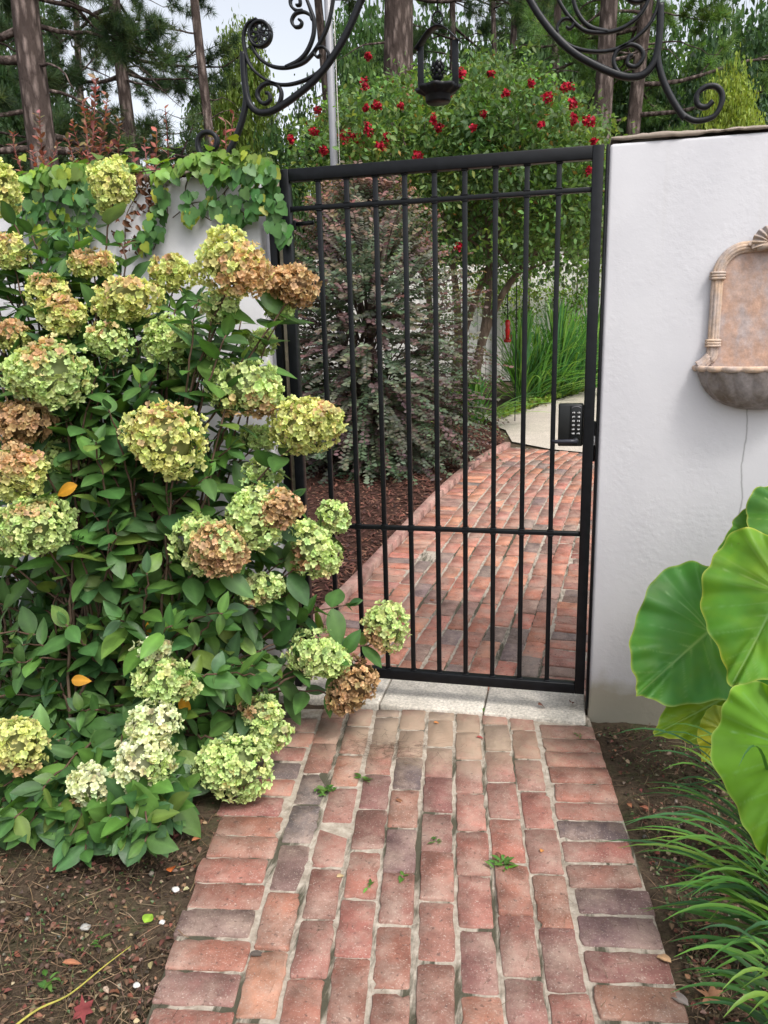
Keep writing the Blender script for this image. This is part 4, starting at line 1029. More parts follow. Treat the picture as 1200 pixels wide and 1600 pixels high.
def ear_leaf(name, parent, loc, joint, tip, normal, width=1.0, sag=0.16, seed=0, lab=None, col=(0.075, 0.21, 0.03), cup=0.0):
    rs = np.random.RandomState(seed)
    joint = np.asarray(joint); tip = np.asarray(tip); L = np.linalg.norm(tip - joint)
    Mx = frames([tip - joint], [normal])[0]
    half = smooth_path([(x, y, 0) for x, y in EAR_OUT], 120)[:, :2]
    full = np.vstack([half, (half * np.array([-1, 1]))[::-1][1:-1]])
    na = len(full); nr = 46
    ang = np.arange(na)
    edge_w = 1 + 0.030 * np.sin(ang * 0.19 + rs.uniform(0, 6)) + 0.012 * np.sin(ang * 0.61 + rs.uniform(0, 6))
    full = full * edge_w[:, None]; full[:, 0] *= width
    # the ribs: midrib, pairs of side ribs, and two running back into the lobes
    ribs = [((0, 0), (0, 0.97), 1.6)]
    for t, (ex, ey) in ((0.02, (0.55, 0.36)), (0.02, (0.60, 0.05)), (0.26, (0.40, 0.60)), (0.50, (0.25, 0.77)), (0.0, (0.57, -0.25)), (0.0, (0.36, -0.42))):
        for s in (-1, 1): ribs.append(((0, t), (s * ex * width, ey), 0.9))
    fine = [((0, t), (s * ex * width, ey)) for t, ex, ey in ((0.12, 0.49, 0.47), (0.38, 0.33, 0.69), (0.62, 0.17, 0.85), (0.02, 0.61, 0.20), (0.0, 0.60, -0.10), (0.0, 0.47, -0.36), (0.74, 0.11, 0.90)) for s in (-1, 1)]
    q = (np.arange(nr) / (nr - 1))[:, None, None] ** 0.9
    XY = full[None] * q; X = XY[..., 0]; Yv = XY[..., 1]
    dmin = np.full(X.shape, 9.0); vein = np.zeros(X.shape)
    for (a, b, w) in ribs:
        a = np.array(a); b = np.array(b); ab = b - a; t = np.clip(((X - a[0]) * ab[0] + (Yv - a[1]) * ab[1]) / (ab @ ab), 0, 1)
        bow = 0.03 * np.sin(t * math.pi) * np.sign(b[0]) if b[0] else 0
        dist = np.hypot(X - a[0] - t * ab[0], Yv - a[1] - t * ab[1] + bow)
        dmin = np.minimum(dmin, dist); vein = np.maximum(vein, np.clip(1 - dist / (0.0135 * w * (1.2 - t)), 0, 1))
    for (a, b) in fine:
        a = np.array(a); b = np.array(b); ab = b - a; t = np.clip(((X - a[0]) * ab[0] + (Yv - a[1]) * ab[1]) / (ab @ ab), 0, 1)
        vein = np.maximum(vein, 0.42 * np.clip(1 - np.hypot(X - a[0] - t * ab[0], Yv - a[1] - t * ab[1]) / 0.009, 0, 1))
    r = np.hypot(X, Yv)
    # large soft buckles, pillows between the ribs, a wavy margin
    edge = q[..., 0] ** 3
    Z = 0.020 * (1 - np.exp(-(dmin / 0.055) ** 2)) + 0.05 * np.minimum(dmin, 0.13) - sag * (np.clip(Yv, 0, None) ** 2) - cup * X * X - 0.10 * np.clip(-Yv, 0, None) ** 2
    Z = Z + edge * 0.045 * np.sin(ang * 0.27 + rs.uniform(0, 6))[None] + 0.018 * np.sin(X * 9 + rs.uniform(0, 6)) * np.sin(Yv * 8 + rs.uniform(0, 6)) + edge * 0.016 * np.sin(ang * 0.66 + rs.uniform(0, 6))[None]
    V = np.stack([X, Yv, Z], -1).reshape(-1, 3) * L
    Vw = V @ Mx.T + joint - loc
    F = [(i * na + j, i * na + (j + 1) % na, (i + 1) * na + (j + 1) % na, (i + 1) * na + j) for i in range(nr - 1) for j in range(na)]
    base = np.array(col); rim = np.clip((q[..., 0] - 0.975) / 0.02, 0, 1) * np.ones_like(X)
    pw = np.clip(vein, 0, 1)[..., None]
    C = base * (1 + 0.16 * np.sin(X * 7 + 1 + seed) * np.cos(Yv * 6 + seed))[..., None]
    C = C * (1 - 0.62 * pw) + np.array((0.20, 0.38, 0.17)) * 0.62 * pw
    C = C * (1 - rim[..., None] * 0.6) + np.array((0.38, 0.46, 0.12)) * rim[..., None] * 0.6
    m = MB(); m.add(Vw, F, C.reshape(-1, 3)); o = m.build(name, EAR, parent, True)
    if lab: o['label'] = lab
    return o
eb = np.array([0.80, -0.38, 0.0])
ear = thing('elephant_ear', 'elephant ear plant with huge heart-shaped green leaves beside the white wall', 'plant', None, eb)
EL = [  # joint px, tip px, world y of joint and tip, normal, width, colour
 ((1110, 984, -.42), (992, 1088, -.55), (-0.42, -1.0, 0.30), 1.12, 0.10, 3, 'dark green leaf lowest by the wall', (0.055, 0.20, 0.035)),
 ((1222, 925, -.62), (1140, 1066, -.74), (-0.55, -1.0, 0.42), 1.15, 0.16, 5, 'large bright leaf standing in front', (0.085, 0.24, 0.025)),
 ((1232, 1165, -1.00), (1186, 1338, -1.14), (-0.55, -0.70, 0.75), 1.05, 0.22, 9, 'yellow-green leaf hanging lowest to the ground', (0.12, 0.28, 0.022)),
 ((1150, 1082, -.46), (1030, 1142, -.58), (-0.05, -0.85, 0.60), 1.0, 0.18, 11, 'small lime leaf under the others', (0.12, 0.24, 0.018)),
 ((1200, 846, -.38), (1122, 886, -.46), (-0.3, -1.0, 0.3), 1.0, 0.12, 13, None, (0.05, 0.17, 0.03)),
 ((1255, 812, -.45), (1182, 880, -.55), (-0.75, -1.0, 0.15), 1.25, 0.1, 15, None, (0.045, 0.17, 0.035)),
 ((1130, 1140, -.62), (1097, 1190, -.66), (-0.2, -0.9, 0.5), 0.9, 0.1, 17, 'smallest yellow leaf', (0.20, 0.27, 0.02)),
]
for (j, t, nr_, wd, sg, sd_, lab, colr) in EL:
    J = onY(*j); T_ = onY(*t)
    lf = ear_leaf('leaf', ear, eb, J, T_, nr_, wd, sg, sd_, lab, colr)
    m = MB(); b_ = eb + np.array([R_.normal(0, 0.03), R_.normal(0, 0.03), 0]); mid = (b_ * 0.35 + J * 0.65) + np.array([0.05, 0.05, 0.10])
    tt = np.linspace(0, 1, 18)[:, None]; pth = (1 - tt) ** 2 * b_ + 2 * tt * (1 - tt) * mid + tt * tt * (J + np.array([0, 0.004, 0]))
    m.tube(pth - eb, np.linspace(0.014, 0.006, 18), 9, (0.20, 0.27, 0.05)); m.build('stalk', EAR, ear, True)

# ------------------------------------------------------------------ strap-leaved clumps
def blades(mb, loc, base, tips, w, cols, arch=0.25, seg=10):
    for tip in tips:
        b = np.asarray(base) + np.array([R_.normal(0, 0.035), R_.normal(0, 0.035), 0]); tip = np.asarray(tip)
        h = np.array([b[0] * 0.45 + tip[0] * 0.55, b[1] * 0.45 + tip[1] * 0.55, max(tip[2], b[2]) + arch * R_.uniform(0.6, 1.3)])
        t = np.linspace(0, 1, seg)[:, None]; P = (1 - t) ** 2 * b + 2 * t * (1 - t) * h + t * t * tip
        T = np.gradient(P, axis=0); sd_ = np.cross(T, (0, 0, 1.0)) + R_.normal(0, 0.002, 3); sd_ /= np.linalg.norm(sd_, axis=1)[:, None] + 1e-9
        ww = w * R_.uniform(0.75, 1.2) * np.interp(t[:, 0], [0, 0.3, 0.75, 1], [0.7, 1, 0.8, 0.06])[:, None] / 2
        nz = np.cross(sd_, T); nz /= np.linalg.norm(nz, axis=1)[:, None] + 1e-9
        V = np.stack([P - sd_ * ww, P - nz * ww * 0.35, P + sd_ * ww], 1).reshape(-1, 3) - loc
        F = [(i * 3 + j, i * 3 + j + 1, (i + 1) * 3 + j + 1, (i + 1) * 3 + j) for i in range(seg - 1) for j in (0, 1)]
        c = np.array(cols[R_.randint(len(cols))]) * R_.uniform(0.8, 1.2)
        g = np.interp(t[:, 0], [0, 1], [0.85, 1.15])[:, None] * c
        mb.add(V, F, np.repeat(g, 3, axis=0))
LG = [(0.045, 0.13, 0.03), (0.06, 0.17, 0.03), (0.09, 0.21, 0.035), (0.035, 0.105, 0.035), (0.14, 0.25, 0.04)]
for (bx_, tips, cnt, lab) in (
    ((0.57, -0.86), [(955, 1150), (1005, 1178), (1000, 1225), (985, 1245), (1045, 1165), (1060, 1180), (1100, 1215), (1030, 1235)], 30, 'strappy grass clump under the yellow-green elephant ear leaf'),
    ((0.56, -1.22), [(975, 1290), (1000, 1330), (1025, 1328), (1010, 1355), (965, 1325), (1020, 1420), (1005, 1425), (1080, 1400), (1100, 1330)], 58, 'largest strappy grass clump leaning over the brick path edge'),
    ((0.50, -1.52), [(1055, 1520), (1085, 1520), (1110, 1560), (1130, 1590), (1120, 1500), (1100, 1480), (1150, 1470)], 38, 'strappy grass clump at the near end of the brick path')):
    loc = np.array([bx_[0], bx_[1], -0.015]); t_ = thing('lily_turf', lab, 'plant', 'strappy grass clumps by the path', loc); m = MB(); T_ = []
    for k in range(cnt):
        x, y = tips[R_.randint(len(tips))]
        if k < len(tips): x, y = tips[k]; jx = 0
        else: jx = 1
        Y = bx_[1] + R_.normal(0.02, 0.10); p = onY(x + jx * R_.normal(35, 45), y + jx * R_.normal(15, 35), Y)
        if p[2] < 0.01: p = onG(x + jx * R_.normal(30, 30), y, 0.02)
        if p[1] > -0.06: p[1] = -0.06
        T_.append(p)
    for k in range(int(cnt * 0.7)):
        a = R_.uniform(0, 6.283); r = R_.uniform(0.18, 0.42); T_.append(np.array([loc[0] + r * math.cos(a) + 0.1, min(-0.06, loc[1] + r * math.sin(a)), R_.uniform(0.03, 0.20)]))
    blades(m, loc, loc, T_, 0.0135, LG, 0.13, 12); m.build('blades', GRASS, t_)
IG = [(0.12, 0.30, 0.07), (0.17, 0.38, 0.07), (0.09, 0.25, 0.09), (0.26, 0.44, 0.09)]
for (px, py, rx, hpx, cnt, w, lab) in ((745, 668, 70, 88, 120, 0.034, 'low bluish strap-leaved clump by the pale concrete walk'), (815, 630, 62, 140, 200, 0.032, 'tall daylily clump below the red feeder'), (868, 622, 75, 155, 260, 0.032, 'tallest daylily clump, bright green, seen between the last gate bars'), (925, 605, 60, 150, 170, 0.030, 'arching daylily clump half hidden by the gate edge'), (893, 616, 65, 120, 200, 0.030, 'drooping yellow-green daylily clump between the two tallest ones'), (838, 627, 55, 110, 150, 0.030, 'shorter daylily clump at the foot of the tallest one')):
    loc = onG(px, py); s_ = mpp(loc); t_ = thing('daylily_clump', lab, 'plant', 'strap-leaved clumps along the white fence', loc); m = MB(); T_ = []
    for k in range(cnt):
        a = R_.uniform(0, 6.283); q = abs(R_.normal(0, 0.85)); T_.append(loc + np.array([1.2 * q * rx * s_ * math.cos(a), q * rx * s_ * math.sin(a) * 0.6, hpx * s_ * R_.uniform(0.45, 1.05) * max(0.3, 1 - 0.22 * q * q)]))
    blades(m, loc, loc, T_, w, IG, 0.12 * hpx * s_, 8); m.build('blades', GRASS, t_)
gp = MB(); n = 500                                    # low yellow-green ground cover along the walk
pts = np.array([onG(R_.uniform(790, 915), 0) if False else onG(x, y, 0.03) for x, y in zip(R_.uniform(785, 905, n), R_.uniform(0, 1, n) * 14 + 630 - 0)])
pts = np.array([onG(x, np.interp(x, [785, 905], [652, 612]) - R_.uniform(0, 10), 0.03) for x in R_.uniform(775, 915, n)])
tp = leaf_template(0.7, 3, 0.2, 0.2)
gp.scatter(tp[0], tp[1], frames(rnd_dirs(n) + np.array([0, 0, 0.6]), rnd_dirs(n) * 0.5 + np.array([0, -0.3, 1])) * R_.uniform(0.05, 0.11, n)[:, None, None], pts, jitter_col((0.18, 0.27, 0.05), n, 0.3, 0.1), tp[2])
tag(gp.build('ground_cover', FOL), 'low yellow-green ground cover along the concrete walk', None, kind='stuff')

# ------------------------------------------------------------------ purple-leaved fringe bush behind the gate
fb = onG(560, 745); fb[1] += 0.55
fb[0] -= 0.0
fr = thing('fringe_bush', 'tall grey-green and plum fringe flower bush in the mulch bed', 'bush', None, fb)
sP, sD, sL = [], [], []
n_spray = 1700
s_ = mpp(fb)
def fringe_r(z):                                       # half width at height z (fraction)
    return np.interp(z, [0, 0.12, 0.35, 0.6, 0.8, 1.0], [0.85, 1.0, 1.02, 0.97, 0.78, 0.34])
H = 2.42; Rw = 1.02; fb = fb + np.array([-0.34, 0, 0])
st = MB()
LPs, LDs, LNs, LCs = [], [], [], []
for k in range(n_spray):
    z = R_.uniform(0.015, 1.0) ** 1.15; a = R_.uniform(0, 2 * math.pi)
    if math.sin(a) > 0.3 and R_.rand() < 0.6: a = -a
    r = Rw * fringe_r(z) * R_.uniform(0.55, 1.16)
    p0 = fb + np.array([0.45 * r * math.cos(a), 0.45 * r * math.sin(a), 0.25 + z * H * 0.9])
    L = R_.uniform(0.32, 0.62); dirn = np.array([math.cos(a), math.sin(a), np.interp(z, [0, .5, 1], [-0.1, 0.15, 1.4]) + R_.normal(0, 0.2)]); dirn /= np.linalg.norm(dirn)
    p0 = fb + np.array([max(0.1, r - L * 0.6) * math.cos(a), max(0.1, r - L * 0.6) * math.sin(a), 0.10 + z * H])
    nl = int(L / 0.019); t = np.linspace(0, 1, nl); P = p0 + dirn * (t * L)[:, None] + np.array([0, 0, -0.22 * L])[None] * (t ** 2)[:, None]
    side = np.cross(dirn, (0, 0, 1.0)); side /= np.linalg.norm(side) + 1e-9
    sg = np.where(np.arange(nl) % 2 == 0, 1, -1)
    D = side[None] * sg[:, None] + dirn * 0.5 + R_.normal(0, 0.22, (nl, 3))
    Nn = np.array([math.cos(a), math.sin(a), 0]) * 0.75 + np.array([0, -0.2, 0.75]) + R_.normal(0, 0.4, (nl, 3))
    tipw = np.clip((t - 0.45) / 0.55, 0, 1)[:, None] * np.interp(z, [0, 0.4, 0.75, 1], [0.05, 0.18, 0.45, 0.8]) * R_.uniform(0.0, 1)
    g0 = np.array([(0.085, 0.135, 0.075), (0.10, 0.115, 0.085), (0.14, 0.185, 0.125), (0.115, 0.08, 0.08)][R_.randint(4)])
    C = g0 * (1 - tipw) + np.array((0.46, 0.19, 0.17)) * tipw
    LPs.append(P); LDs.append(D); LNs.append(Nn); LCs.append(C)
    if k % 9 == 0: st.tube(np.vstack([fb + np.array([0, 0, 0.1 + z * H * 0.55]) - fb, P[::6] - fb]), 0.006, 4, (0.10, 0.07, 0.06))
LPs, LDs, LNs, LCs = map(np.vstack, (LPs, LDs, LNs, LCs)); n = len(LPs)
keep = LPs[:, 2] > rise(LPs[:, 1]) + 0.06; LPs, LDs, LNs, LCs = LPs[keep], LDs[keep], LNs[keep], LCs[keep]; n = len(LPs)
tp = leaf_template(0.55, 3, 0.15, 0.1); m = MB()
m.scatter(tp[0], tp[1], frames(LDs, LNs) * R_.uniform(0.034, 0.06, n)[:, None, None], LPs - fb, jitter_col(LCs, n, 0.2, 0.06), tp[2]); m.build('foliage', FOL, fr)
for k in range(6): st.tube([(R_.normal(0, .06), R_.normal(0, .06), -0.05), (R_.normal(0, .2), R_.normal(0, .2), 1.1), (R_.normal(0, .3), R_.normal(0, .3), 2.5)], [0.03, 0.022, 0.008], 7, (0.10, 0.07, 0.055))
st.build('branches', STEM, fr)
# ================================================================== beyond the gate: myrtle, fence, trees
cb = onG(722, 668); cb[1] += 0.2
my = thing('crape_myrtle', 'multi-stemmed crape myrtle tree dotted with red flower clusters', 'tree', None, cb)
CY = cb[1]
def mp(px, py, dY=0.0): return onY(px, py, CY + dY)
trunks = [[(690, 662), (712, 570), (742, 470), (775, 380), (800, 250)], [(702, 660), (716, 560), (712, 450), (690, 330), (640, 200)], [(735, 664), (748, 560), (764, 450), (760, 330), (745, 180)],
          [(682, 664), (660, 590), (672, 500), (655, 400), (590, 290)], [(712, 662), (735, 600), (780, 470), (850, 370), (900, 250)]]
m = MB()
for i, tr in enumerate(trunks):
    q = np.array([mp(x, y, 0.15 * math.sin(i * 2.1 + k)) for k, (x, y) in enumerate(tr)]); q[0] = cb + np.array([(i - 2) * 0.05, 0.03 * (i % 2), -0.05])
    q = smooth_path(q, 40); m.tube(q - cb, np.linspace(0.062, 0.018, len(q)), 9)
    for b in range(5):
        k = int(len(q) * R_.uniform(0.55, 0.97)); e = q[k] + np.array([R_.normal(0, 0.7), R_.normal(0, 0.6), R_.uniform(0.3, 1.1)])
        m.tube(np.array([q[k], (q[k] + e) / 2 + R_.normal(0, 0.06, 3), e]) - cb, [0.02, 0.012, 0.005], 6)
m.build('trunk', MYRTLE_BARK, my, True)
CROWN = [(455, 215), (520, 165), (590, 140), (660, 135), (705, 145), (750, 95), (800, 105), (850, 140), (915, 180), (955, 235), (945, 380), (925, 450), (850, 430), (800, 455), (720, 440), (640, 370), (560, 330), (500, 300)]
cl = []
while len(cl) < 760:
    x, y = R_.uniform(450, 960), R_.uniform(60, 460)
    if not in_poly(x, y, CROWN): continue
    if y > 330 and R_.rand() < 0.45: continue
    if y > 425: continue
    cl.append(mp(x, y, R_.uniform(-1.35 if not 470 < x < 570 else -0.5, 1.6)))
cl = np.array(cl)
def leafcloud(mb, loc, centres, per, spread, size, cols, tpl, upn=0.8, colj=0.2):
    k = len(centres); P = np.repeat(centres, per, 0) + R_.normal(0, 1, (k * per, 3)) * spread * np.array([1, 1, 0.75])
    cc = np.repeat(jitter_col(np.array(cols)[R_.randint(0, len(cols), k)], k, 0.22, 0.05), per, 0)
    nn = len(P)
    D = rnd_dirs(nn) + np.array([0, 0, -0.35]); Nn = rnd_dirs(nn) * 0.7 + np.array([0, -0.1, upn])
    mb.scatter(tpl[0], tpl[1], frames(D, Nn) * (size * R_.uniform(0.65, 1.2, nn))[:, None, None], P - loc, jitter_col(cc, nn, colj, 0.05), tpl[2])
TP3 = leaf_template(0.55, 3, 0.15, 0.12)
MG = [(0.09, 0.17, 0.05), (0.125, 0.22, 0.06), (0.075, 0.14, 0.05), (0.18, 0.25, 0.07), (0.14, 0.22, 0.085)]
m = MB(); leafcloud(m, cb, cl, 52, 0.15, 0.075, MG, TP3)
sub = cl[R_.rand(len(cl)) < 0.14]; leafcloud(m, cb, sub, 16, 0.10, 0.055, [(0.24, 0.10, 0.045), (0.30, 0.19, 0.06)], TP3)
m.build('foliage', FOL, my)
FL = [(575, 88, 9), (570, 132, 11), (572, 168, 9), (589, 165, 11), (490, 205, 11), (455, 218, 9), (540, 212, 16), (575, 201, 17), (505, 235, 12), (557, 217, 12), (593, 228, 11), (497, 172, 8), (719, 114, 12), (767, 116, 9), (677, 186, 10), (685, 199, 11), (885, 136, 13), (856, 152, 13), (895, 162, 12), (897, 186, 10), (921, 188, 13), (927, 221, 9), (652, 244, 11), (605, 214, 8), (739, 200, 9), (790, 146, 8), (920, 267, 9), (627, 165, 7), (700, 143, 10), (530, 372, 7), (632, 303, 7), (715, 385, 7), (830, 130, 7), (845, 195, 7), (755, 178, 7)]
ptp = (np.array([(-.3, 0, 0), (.3, 0, 0), (.5, .6, .2), (0.1, 1, -.1), (-.5, .65, .15)]), [(0, 1, 2, 3, 4)], np.array([.8, .8, 1, 1.1, 1]))
for (x, y, r) in FL:
    c = mp(x, y, (-1.5 if not 470 < x < 570 else -0.75) + R_.uniform(-.15, .1)); rr = r * 0.68 * mpp(c); n = 70; st3 = np.array([R_.uniform(.7, 1.2), 1, R_.uniform(.7, 1.35)])
    d = rnd_dirs(n); P = c + d * rr * R_.uniform(0.3, 1.0, n)[:, None] ** 0.6 * st3
    m = MB(); m.scatter(ptp[0], ptp[1], frames(rnd_dirs(n), d + rnd_dirs(n) * 0.6) * (R_.uniform(0.016, 0.032, n) * (0.75 + r / 40))[:, None, None], P - cb, jitter_col((0.40, 0.014, 0.035), n, 0.3, 0.15), ptp[2]); m.build('flower_cluster', FLOWER, my)

# ------------------------------------------------------------------ white board fence with vine
fb0 = onG(800, 640); FYY = 10.7; FZ0 = float(rise(FYY))
fe = thing('board_fence', 'white vertical board fence behind the daylilies', 'fence', None, (0, FYY, FZ0))
WHITE = mat_col('weathered_white_paint', 0.7, 12, 0.22, 60, 0.2)
x = -6.0; m = MB()
while x < 3.5:
    m.box((x, 0, 0.98 + random.gauss(0, 0.006)), (0.135, 0.022, 1.95), np.array((0.80, 0.78, 0.74)) * random.uniform(0.88, 1.06), bev=0.003); x += 0.143
for z in (0.4, 1.6): m.box((-1.2, 0.04, z), (9.6, 0.05, 0.09), (0.55, 0.53, 0.5))
m.build('boards', WHITE, fe)
for x in np.arange(-5.5, 3.6, 1.05):
    m = MB(); m.box((x, -0.05, 1.04), (0.12, 0.09, 2.12), (0.60, 0.58, 0.55), bev=0.006); m.box((x, -0.05, 2.12), (0.15, 0.12, 0.05), (0.60, 0.58, 0.55), bev=0.008); m.build('post', WHITE, fe)
vl2 = np.array([0.0, FYY - 0.15, FZ0 + 2.0]); fv = thing('fence_vine', 'light green vine hanging in swags over the white board fence', 'vine', None, vl2)
FVP = [(690, 440), (760, 430), (830, 425), (935, 420), (945, 520), (915, 570), (890, 540), (880, 505), (850, 490), (835, 510), (820, 540), (800, 505), (770, 480), (700, 470)]
P = []
while len(P) < 210:
    x, y = R_.uniform(680, 960), R_.uniform(415, 575)
    if in_poly(x, y, FVP): P.append(onY(x, y, FYY - 0.12 - abs(R_.normal(0, 0.14))))
for k in range(200): P.append(np.array([R_.uniform(-6, 3.2), FYY + R_.normal(0, 0.2), FZ0 + 2.05 + R_.normal(0, 0.16)]))
m = MB(); leafcloud(m, vl2, np.array(P), 18, 0.085, 0.06, [(0.10, 0.19, 0.045), (0.14, 0.24, 0.05), (0.20, 0.26, 0.06)], TP3, 0.4); m.build('foliage', FOL, fv)
m = MB()
for x in np.linspace(-5.5, 3, 12): m.tube([(x, -0.0, -2.0), (x + 0.1, 0.02, -1.0), (x + R_.normal(0, .2), 0.0, 0.1)], 0.012, 5, (0.12, 0.09, 0.06))
m.build('stems', STEM, fv)

# ------------------------------------------------------------------ red feeder on a thin hook
fc_ = onY(793, 517, CY + 0.25); gz = float(rise(fc_[1])); px_off = 0.105
fd = thing('bird_feeder', 'red hanging hummingbird feeder before the white fence', 'feeder', None, fc_); s_ = mpp(fc_)
GLASS = mat_col('red_glass', 0.15, 5, 0.1, 0, 0, 0.6)
m = MB(); q = 1.35 * s_
m.lathe((0, 0, 0), [(0.0, 17 * q / 1.35), (3.0 * s_, 16 * s_), (4.4 * s_, 12 * s_), (3.2 * s_, 6 * s_), (4.2 * s_, 1 * s_), (3.4 * s_, -5 * s_), (3.2 * s_, -12 * s_)], 16, (0.45, 0.015, 0.012)); m.build('bottle', GLASS, fd, True)
m = MB(); m.lathe((0, 0, 0), [(3.3 * s_, -12 * s_), (6 * s_, -13.5 * s_), (6.3 * s_, -15 * s_), (5 * s_, -17.5 * s_), (0.0, -18 * s_)], 16, (0.32, 0.02, 0.015))
for t in range(4): m.tube([(5.8 * s_ * math.cos(t * 1.57 + .4), 5.8 * s_ * math.sin(t * 1.57 + .4), -13 * s_), (6.2 * s_ * math.cos(t * 1.57 + .4), 6.2 * s_ * math.sin(t * 1.57 + .4), -6 * s_)], 0.005, 5, (0.3, 0.02, 0.02))
m.build('feeding_tray', GLASS, fd)
m = MB(); m.tube([(0, 0, 17 * s_), (0, 0, 24 * s_)], 0.003, 5, (0.03, 0.03, 0.03)); m.build('hanger', IRON, fd)
hk = thing('garden_hook', 'thin black hook pole holding the red feeder', 'hook', None, (fc_[0] + px_off, fc_[1], gz)); hh = fc_[2] + 24 * s_ - gz
m = MB(); m.tube(smooth_path([(0, 0, -0.1), (0, 0, hh * 0.5), (0, 0, hh + 0.6), (-0.02, 0, hh + 0.68), (-px_off * .55, 0, hh + 0.70), (-px_off, 0, hh + 0.62), (-px_off, 0, hh), (-px_off + 0.01, 0, hh - 0.008)], 60), 0.0075, 6); m.build('hook_pole', IRON, hk)

# ------------------------------------------------------------------ flagpole
f0 = onY(525, 330, 5.55); fp = thing('flagpole', 'slim silver metal flagpole with a rope behind the gate', 'pole', None, (f0[0], 5.55, float(rise(5.55))))
POLE = mat_col('brushed_steel', 0.32, 6, 0.12, 0, 0, 0.5, 0.85)
m = MB(); m.tube([(0, 0, -0.1), (0, 0, 3), (0, 0, 9)], [0.045, 0.042, 0.032], 20, (0.26, 0.26, 0.28)); m.build('shaft', POLE, fp, True)
m = MB(); m.tube([(0.075, -0.02, 0.9), (0.07, -0.03, 3), (0.055, -0.01, 9)], 0.005, 5, (0.5, 0.48, 0.45)); m.build('rope', WOOD, fp)
# small spot lamp on a stake in the mulch
g = onG(683, 672); sl = thing('spot_light', 'small dark garden spot lamp on a stake in the mulch', 'lamp', None, g); s_ = mpp(g)
m = MB(); m.tube([(0, 0, -0.05), (0, 0, 0.08)], 0.012, 8); m.build('stake', IRON, sl)
m = MB(); m.tube([(0, 0, 0.07), (0.04, -0.02, 0.12), (0.12, -0.05, 0.24), (0.125, -0.052, 0.25)], [0.035, 0.045, 0.052, 0.040], 14); m.build('lamp_head', IRON, sl)

# ------------------------------------------------------------------ pines
NT = []; NF = []
for k in range(32):
    a = R_.uniform(0, 6.283); e = R_.uniform(-0.1, 1.35); d = np.array([math.cos(a) * math.cos(e), math.sin(e), math.sin(a) * math.cos(e)]); s2 = np.cross(d, rnd_dirs(1)[0]); s2 /= np.linalg.norm(s2)
    b = len(NT); L = R_.uniform(0.75, 1.0); w = 0.021
    NT += [tuple(-s2 * w), tuple(s2 * w), tuple(d * L + np.array([0, 0, -0.12]))]; NF.append((b, b + 1, b + 2))
NT = np.array(NT); NTM = np.ones(len(NT))
def pine(px0, py0, px1, py1, Y, wpx, lab, z0, z1, nbr, blen, ncol, dens=1.0, top=15.0, dead=8):
    a = onY(px0, py0, Y); b = onY(px1, py1, Y)          # two points of the trunk axis, upper and lower
    d = (a - b) / (a[2] - b[2]); gz = float(rise(Y)); base = b + d * (gz - b[2])
    dia = wpx * mpp((a + b) / 2)
    t_ = thing('pine_tree', lab, 'tree', 'pine trees beyond the wall', base)
    z = np.linspace(-0.2, top - gz, 26); wob = 0.03 * np.sin(z * 0.9 + Y)
    ax = np.stack([d[0] * z + wob, d[1] * z, z], 1)
    m = MB(); rad = dia / 2 * np.interp(z, [-0.2, 0.4, 4, top], [1.35, 1.12, 1.0, 0.45]); m.tube(ax, rad, 18)
    P, D = [], []
    for k in range(nbr + dead):
        zz = R_.uniform(z0, z1) if k < nbr else R_.uniform(1.5, 6.5); az = R_.uniform(-0.62, math.pi + 0.62) if zz < 7.5 else R_.uniform(0, 2 * math.pi); L = blen * R_.uniform(0.5, 1.15) if k < nbr else R_.uniform(0.5, 1.6)
        o = np.array([np.interp(zz, ax[:, 2], ax[:, q]) for q in range(3)]); h = np.array([math.cos(az), math.sin(az), 0])
        tt = np.linspace(0, 1, 9); droop = R_.uniform(-0.35, 0.25) if k < nbr else R_.uniform(-0.6, 0.1)
        pts = o + h * (tt * L)[:, None] + np.array([0, 0, 1.0]) * (droop * L * tt ** 1.5 + 0.05 * np.sin(tt * 7 + k))[:, None] + R_.normal(0, 0.02 * L, (9, 3)) * tt[:, None]
        r0 = min(0.055, dia * 0.16) * (L / blen if k < nbr else 0.5); m.tube(pts, np.linspace(r0, r0 * 0.2, 9), 6)
        if k >= nbr: continue
        nsub = int(7 * dens)
        for s in range(nsub):
            v = R_.uniform(0.25, 1.0); p = np.array([np.interp(v, tt, pts[:, q]) for q in range(3)])
            dd = rnd_dirs(1)[0] * 0.8 + h * 0.7 + np.array([0, 0, 0.15]); sl_ = L * R_.uniform(0.15, 0.40)
            m.tube([p, p + dd * sl_ * 0.5, p + dd * sl_], [r0 * 0.3, r0 * 0.22, r0 * 0.1], 4)
            nt = 14
            for q in range(nt):
                w = R_.uniform(0.25, 1.05); P.append(p + dd * sl_ * w + R_.normal(0, 0.05, 3)); D.append(dd + R_.normal(0, 0.55, 3) + np.array([0, 0, 0.2]))
    m.build('trunk', BARK, t_, True)
    P = np.array(P); D = np.array(D); n = len(P)
    cc = jitter_col(np.array(ncol)[R_.randint(0, len(ncol), n)], n, 0.25, 0.06)
    mb = MB(); mb.scatter(NT, NF, frames(D, rnd_dirs(n)) * R_.uniform(0.16, 0.26, n)[:, None, None], P, cc, NTM); mb.build('needles', NEEDLE, t_)
    return t_
DKN = [(0.065, 0.12, 0.055), (0.09, 0.15, 0.065), (0.05, 0.095, 0.05), (0.12, 0.17, 0.07)]
LTN = [(0.13, 0.24, 0.06), (0.18, 0.29, 0.07), (0.10, 0.19, 0.06)]
pine(40, 0, 72, 260, 7.0, 43, 'thick leaning brown pine trunk behind the left end of the wall', 3.2, 11, 34, 2.3, DKN, 1.0)
pine(180, 0, 208, 260, 11.5, 21, 'mid-sized pine between the thick leaning pine and the thin dark pine', 3.4, 12, 28, 2.8, DKN, 1.0)
